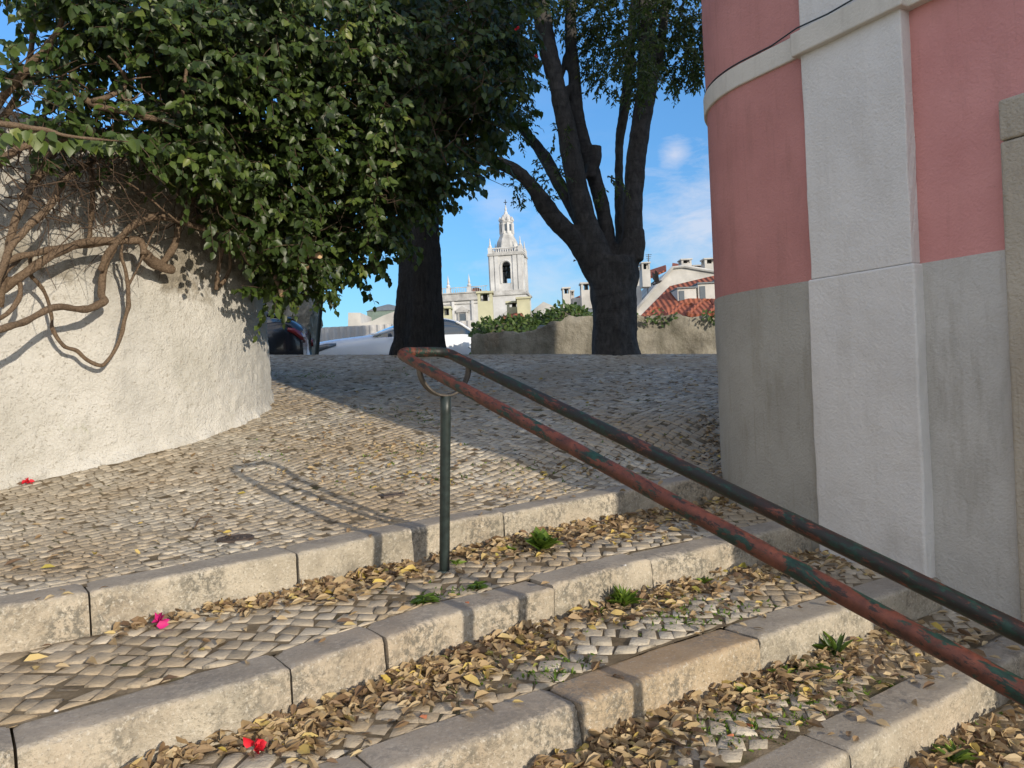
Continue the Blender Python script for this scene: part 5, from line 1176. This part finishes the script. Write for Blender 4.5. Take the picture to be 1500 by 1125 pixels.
    for (x, y, zz, til, sz, reg) in L:
        ax = unit(rng.normal(0, 1, 3)*np.array([1, 1, .35*til])); n = unit(np.array([0, 0, 1.])+rng.normal(0, til, 3)*np.array([1, 1, .3]))
        out.append([np.array([x, y, zz]), ax, n, sz, float(np.clip(rng.beta(2.4, 2.), 0, .92) if rng.random() > .03 else rng.uniform(.88, 1)), rng.uniform(-.35, .7), reg])
    app = np.array([o[3]/max(.4, o[0][1]) for o in out]); order = np.argsort(-app)
    protos = []
    for k in range(14):
        V = leaf_arrays(np.zeros((1, 3)), [[0, 1., 0]], [[0, 0, 1.]], np.array([1.]), .62+.08*(k % 5), (-.3, .1, .5, -.1, .3, .7, 0, .2, -.25, .4, .15, .6, -.15, .35)[k])[0]; V[:, 1] -= .5
        me = bpy.data.meshes.new('fallen_leaf'); me.from_pydata(V.tolist(), [], [tuple(dict.fromkeys(f.tolist())) for f in LEAF_F])
        q = me.attributes.new('rnd', 'FLOAT', 'POINT'); q.data.foreach_set('value', np.full(8, (.08, .2, .35, .45, .55, .65, .75, .85, .3, .5, .6, .7, .4, .9)[k], np.float32)); me.materials.append(M['litter']); protos.append(me)
    TN = ['on the upper landing', 'in the drift on the tread below the top kerb row', 'in the drift on the tread below the second kerb row', 'in the drift on the tread below the third kerb row', 'in the drift below the lowest kerb row']
    def place(me, p, ax, n, sz, label, group):
        o = bpy.data.objects.new('fallen_leaf', me); COL.objects.link(o)
        X = unit(np.cross(ax, n)); Z = np.cross(X, ax); R_ = Matrix([[*map(float, r)] for r in np.stack([X, ax, Z], 1)]).to_4x4()
        o.matrix_world = Matrix.Translation(Vector(p)) @ R_ @ Matrix.Scale(float(sz), 4); tag(o, label, 'leaf', group)
    rv = np.array([m.attributes['rnd'].data[0].value for m in protos])
    for j in order[:270]:
        p, ax, n, sz, r, c_, reg = out[j]; k = int(np.argmin(np.abs(rv-r)+.02*rng.random(14)))
        hue = 'dark brown' if rv[k] < .22 else ('brown' if rv[k] < .42 else ('tan' if rv[k] < .68 else 'straw coloured'))
        place(protos[k], p, ax, n, sz, '%s fallen leaf %s' % (hue, TN[reg]), 'fallen leaves '+TN[reg]+', '+hue)
    rest = [out[j] for j in order[270:]]
    o = leaf_object('leaf_litter', np.array([q[0]-q[1]*q[3]*.5 for q in rest]), np.array([q[1] for q in rest]), np.array([q[2] for q in rest]), np.array([q[3] for q in rest]), np.array([q[4] for q in rest]), M['litter'], None, rng.uniform(.62, .98, len(rest)), np.array([q[5] for q in rest]), False)
    tag(o, 'drifts of dry tan leaves along the foot of each step', 'leaf litter', kind='stuff')
    for (px, py, sz, r, lab) in solo:
        p, i = ground_at(px, py)
        if p is None: continue
        k = 13 if r > .9 else int(np.argmin(np.abs(rv-r)))
        sz *= .78; me = protos[k].copy(); me.attributes['rnd'].data.foreach_set('value', np.full(8, r, np.float32))
        place(me, p+np.array([0, 0, .014]), unit(np.array([rng.normal(.7, .4), rng.normal(0, .5), .1])), unit(np.array([rng.normal(0, .25), -.35, 1.])), sz, lab, 'single leaves lying apart')
litter()
def weed(px, py, which, r, n, label, w_=.6, up=.8, dark=0.):
    rng = np.random.default_rng(int(px)); p, i = ground_at(px, py, which)
    a = rng.uniform(0, 2*math.pi, n); el = rng.uniform(.25, 1.1, n)*up
    A = np.stack([np.cos(a)*np.cos(el), np.sin(a)*np.cos(el), np.sin(el)], 1)
    root = thing('weed', label, 'weed', 'green weeds sprouting at the foot of the steps')
    leaf_object('leaves', p+rng.normal(0, .006, (n, 3))*np.array([1, 1, .2])+np.array([0, 0, .004]), A, unit(np.array([0, -.2, 1.])+rng.normal(0, .3, (n, 3))), rng.uniform(.55, 1.05, n)*r, np.clip(rng.uniform(0, 1, n)-dark, 0, 1), M['weed'], root, w_, rng.uniform(-.2, .4, n))
    mb = MB(); mb.tube([p-np.array([0, 0, .02]), p+np.array([.003, 0, r*.3])], [.004, .003], 6); mb.build('stem', M['weed'], root)
weed(796, 806, 1, .11, 46, 'bright green weed with broad leaves under the top kerb right of the post', .95, 1.15)
weed(912, 890, 2, .10, 70, 'feathery green weed at the foot of the second kerb row', .34, 1.2)
weed(1226, 963, 3, .15, 9, 'tall dark green weed with toothed leaves below the third kerb row under the rail', .4, 1.2, .5)
weed(1190, 982, 3, .075, 20, 'low dark rosette weed beside the taller one on the third tread', .6, .5, .4)
weed(1093, 1020, 3, .06, 14, 'small green sprig between the dry leaves below the ochre kerb stone', .5, 1.)
weed(700, 862, 1, .06, 30, 'dark creeping weed on the tread just right of the post foot', .6, .35, .5)
weed(620, 883, 1, .07, 26, 'dark green leaves in the leaf drift just left of the post foot', .8, .35, .6)
weed(1030, 854, 2, .05, 24, 'low green weed at the right part of the second kerb row', .6, .6)
weed(878, 899, 2, .05, 14, 'little green sprout left of the feathery weed', .6, .8)
weed(668, 827, 1, .04, 14, 'little weed against the top kerb just right of the post', .6, .8)
weed(752, 809, 1, .045, 16, 'little weed at the joint of the top kerb stones', .6, .8)
weed(1150, 995, 3, .06, 16, 'green sprout in the leaf drift below the third kerb', .6, .8)
weed(1400, 1119, 4, .08, 26, 'green weed in the leaf drift in the bottom right corner', .35, 1.)
def moss():
    rng = np.random.default_rng(9); P = []; S = []
    spots = [(440, 548, 40, 5, 90), (470, 552, 20, 4, 60), (590, 545, 40, 6, 70), (620, 612, 30, 12, 90), (570, 600, 40, 12, 50), (400, 660, 60, 20, 60), (590, 660, 60, 12, 60), (640, 700, 150, 25, 110), (800, 690, 120, 20, 90), (900, 620, 140, 50, 90), (1000, 900, 120, 26, 240), (830, 985, 60, 20, 150), (1150, 1010, 120, 50, 420), (1080, 1060, 60, 30, 200), (960, 980, 40, 14, 80), (700, 960, 70, 40, 160), (380, 990, 50, 10, 60), (850, 880, 120, 14, 60), (1260, 1040, 80, 30, 120), (1400, 1080, 60, 30, 160), (660, 870, 50, 12, 60)]
    for cx, cy, rx, ry, n in spots:
        for k in range(int(n*.7)):
            p, i = ground_at(cx+rng.normal(0, .6)*rx, cy+rng.normal(0, .6)*ry)
            if p is None or in_building(*p[:2]): continue
            s_, t_ = st(p[0], p[1])
            if any(kt(q, s_)-KW-.01 < t_ < kt(q, s_)+.004 for q in range(5)): continue
            m = rng.integers(2, 5); P.append(p[None]+rng.normal(0, .010, (m, 3))*np.array([1, 1, 0])-np.array([0, 0, .006])); S.append(rng.uniform(.010, .026, m))
    P = np.concatenate(P); S = np.concatenate(S); n = len(P)
    o = leaf_object('moss', P, unit(rng.normal(0, 1, (n, 3))*np.array([1, 1, .3])+np.array([0, 0, .8])), unit(rng.normal(0, 1, (n, 3))+np.array([0, 0, .6])), S, np.clip(rng.beta(1.6, 2.5, n), 0, 1), M['weed'], None, .7)
    tag(o, 'moss and tiny green growth in the joints of the paving', 'moss', kind='stuff')
moss()
# covers, twigs, petals, scraps
p, _ = ground_at(345, 790)
root = thing('manhole_cover', 'small round rusty iron cover set in the landing at the left', 'cover', loc=tuple(p+np.array([0, 0, .004])))
mb = MB(); mb.lathe([(0, -.03), (.086, -.03), (.086, .006), (.078, .008), (.076, .004), (0, .004)], (0, 0, 0), 36); mb.build('lid', M['castiron'], root, False)
mb = MB()
for k, x in enumerate((-.045, -.015, .015, .045)): mb.box((x, 0, .0065), (.012, .05-.01*(k % 2), .006), .1*k)
mb.build('ridges', M['castiron'], root)
p, _ = ground_at(573, 725)
root = thing('valve_cover', 'small rectangular iron cover in the landing just left of the post', 'cover', loc=tuple(p+np.array([0, 0, .004])), rz=.6)
mb = MB(); mb.box((0, 0, -.01), (.145, .10, .03)); bevel(mb.build('lid', M['castiron'], root), .006); mb = MB(); mb.box((0, 0, .008), (.10, .014, .006)); mb.build('ridge', M['castiron'], root)
def petals(px, py, mat, label, sc=.03):
    rng = np.random.default_rng(int(px)); p, _ = ground_at(px, py); n = 9
    o = leaf_object('fallen_flower', p+np.array([0, 0, .02])+rng.normal(0, .008, (n, 3)), unit(rng.normal(0, 1, (n, 3))+np.array([0, 0, .5])), unit(rng.normal(0, 1, (n, 3))), rng.uniform(.8, 1.3, n)*sc, rng.random(n), mat, None, 1.3, .5); tag(o, label, 'flower', 'fallen bougainvillea flowers')
petals(372, 1104, M['red'], 'crimson fallen flower on the second tread at the bottom left'); petals(233, 921, M['magenta'], 'magenta fallen flower in the leaf drift below the top kerb', .032); petals(41, 710, M['red'], 'red fallen flower at the end of a twig by the white wall', .03)
def stick(pts, r, label):
    W = [ground_at(x, y)[0]+np.array([0, 0, .012]) for x, y in pts]; mb = MB(); mb.tube(spline(W, 5), r, 7, .2, 20); o = mb.build('fallen_twig', M['vine'], None, True); tag(o, label, 'twig', 'twigs on the landing')
stick([(-15, 718), (15, 713), (32, 710)], .016, 'thick brown twig lying along the foot of the white wall'); stick([(286, 776), (294, 762), (312, 760)], .004, 'thin dark forked twig on the landing left of the round cover'); stick([(70, 812), (85, 806), (97, 806)], .003, 'thin dry twig on the landing near the left edge')
def scrap(px, py, mat, sz, name, label, cat, grp):
    rng = np.random.default_rng(int(px+py)); p, _ = ground_at(px, py); mb = MB(); k = 7
    V = rng.normal(0, 1, (k, 3)); V = unit(V)*np.array([1, .8, .35])*sz*rng.uniform(.7, 1.1, (k, 1))+p+np.array([0, 0, sz*.4])
    bm = bmesh.new(); [bm.verts.new(v) for v in V]; bmesh.ops.convex_hull(bm, input=bm.verts); me = bpy.data.meshes.new(name); bm.to_mesh(me); bm.free(); me.materials.append(mat); o = bpy.data.objects.new(name, me); COL.objects.link(o); tag(o, label, cat, grp)
scrap(886, 1108, M['paper'], .025, 'paper_scrap', 'crumpled white paper scrap in the leaves below the third kerb, left one', 'litter', 'white paper scraps'); scrap(902, 1101, M['paper'], .028, 'paper_scrap', 'larger crumpled white paper scrap in the leaves below the third kerb, right one', 'litter', 'white paper scraps')
for px, py, sz, lab in [(1096, 1068, .022, 'red brick chip on the third tread'), (1070, 1078, .014, 'smaller orange brick chip left of the red one'), (685, 884, .014, 'orange brick chip beside the second kerb near the post'), (621, 1053, .018, 'orange brick chip on the second tread near the bottom edge'), (1127, 1083, .016, 'orange brick chip nearest the lowest kerb')]: scrap(px, py, M['brick'], sz, 'brick_chip', lab, 'brick chip', 'brick chips on the treads')
for px, py, sz, lab in [(36, 794, .010, 'white pebble on the landing near the left edge'), (171, 832, .008, 'tiny white pebble on the landing near the top kerb'), (54, 866, .009, 'white pebble just behind the left end of the top kerb'), (83, 1043, .010, 'white pebble on the upper tread at the bottom left'), (916, 872, .012, 'white pebble beside the feathery weed')]: scrap(px, py, M['paper'], sz, 'pebble', lab, 'pebble', 'white pebbles')
# ------------------------------------------------------------------ sky, sun, camera
w = bpy.data.worlds.new('World'); scene.world = w; w.use_nodes = True
nt = w.node_tree; g = G(nt); bg = nt.nodes['Background']
sky = g.n('ShaderNodeTexSky', sky_type='NISHITA'); sky.sun_disc = False; sky.sun_elevation = SUN_EL; sky.sun_rotation = math.pi-SUN_AZ
sky.air_density = 1.0; sky.dust_density = .35; sky.ozone_density = 2.2; sky.altitude = 60
tc = g.n('ShaderNodeTexCoord'); dirv = tc.outputs['Generated']
mp = g.n('ShaderNodeMapping'); mp.inputs['Scale'].default_value = (1, 1, 2.6); g.l(dirv, mp.inputs['Vector'])
cl = g.ramp(g.noise(mp.outputs[0], 5.2, 7, .62, .5), [(.52, 0), (.78, .75)])
def puff(px, py, size):
    v = unit(at(px, py, 1.)); nd = g.n('ShaderNodeVectorMath', operation='DISTANCE'); g.l(dirv, nd.inputs[0]); nd.inputs[1].default_value = tuple(v)
    dn = g.math('ADD', nd.outputs['Value'], g.math('MULTIPLY', g.math('SUBTRACT', g.noise(mp.outputs[0], 16, 6, .65, .4), .5), size*1.9))
    return g.ramp(dn, [(0, .8), (max(.001, size*.95), 0)])
f = g.math('MAXIMUM', g.math('MULTIPLY', cl, .10), g.math('MULTIPLY', puff(988, 226, .024), .7))
f = g.math('MAXIMUM', f, g.math('MULTIPLY', puff(1030, 330, .095), .75)); f = g.math('MAXIMUM', f, g.math('MULTIPLY', puff(790, 420, .1), .45))
f = g.math('MAXIMUM', f, g.math('MULTIPLY', puff(730, 300, .05), .35))
sx = g.n('ShaderNodeSeparateXYZ'); g.l(dirv, sx.inputs[0])
clear = g.mix(1., sky.outputs[0], (.62, 1.0, 1.3), 'MULTIPLY')
clear = g.mix(1., clear, g.ramp(sx.outputs[2], [(0., .43), (.12, .53), (.35, .72), (.7, 1.)]), 'MULTIPLY')
skyc = g.mix(f, clear, (3.7, 3.6, 3.8))
# broken bright cloud added out of view, overhead and behind the camera, as fill
ov = g.n('ShaderNodeMath', operation='SUBTRACT'); g.l(g.math('MULTIPLY', sx.outputs[2], .25), ov.inputs[0]); g.l(sx.outputs[1], ov.inputs[1])
cov = g.math('MULTIPLY', g.ramp(ov.outputs[0], [(.05, 0), (.55, 1)]), g.ramp(g.noise(mp.outputs[0], 2.6, 6, .6, .3), [(.40, 0), (.56, .9)]))
skyc = g.mix(cov, skyc, (6.3, 5.9, 5.5))
g.l(skyc, bg.inputs[0]); bg.inputs[1].default_value = SKY_STRENGTH
sl = bpy.data.lights.new('sun', 'SUN'); sl.energy = SUN_STRENGTH; sl.angle = math.radians(.55); sl.color = (1., .885, .72)
so = bpy.data.objects.new('sun', sl); COL.objects.link(so); so.rotation_euler = Vector(SUN).to_track_quat('Z', 'Y').to_euler()
cam = bpy.data.cameras.new('camera'); cam.sensor_width = 36; cam.lens = 36*F/1500; cam.clip_end = 6000; cam.clip_start = .05
co = bpy.data.objects.new('camera', cam); COL.objects.link(co); scene.camera = co
Rr = Vector((CR, 0, -SR)); Uu = Vector((SR, 0, CR)); Bk = Rr.cross(Uu)
m3 = Matrix((Rr, Uu, Bk)).transposed(); m3 = Matrix.Rotation(PIT, 3, 'X') @ m3
co.matrix_world = m3.to_4x4()
scene.view_settings.view_transform = 'Standard'; scene.view_settings.look = 'None'; scene.view_settings.exposure = EXPO; scene.view_settings.gamma = 1
scene.cycles.use_denoising = True; scene.cycles.max_bounces = 8; scene.cycles.transparent_max_bounces = 8
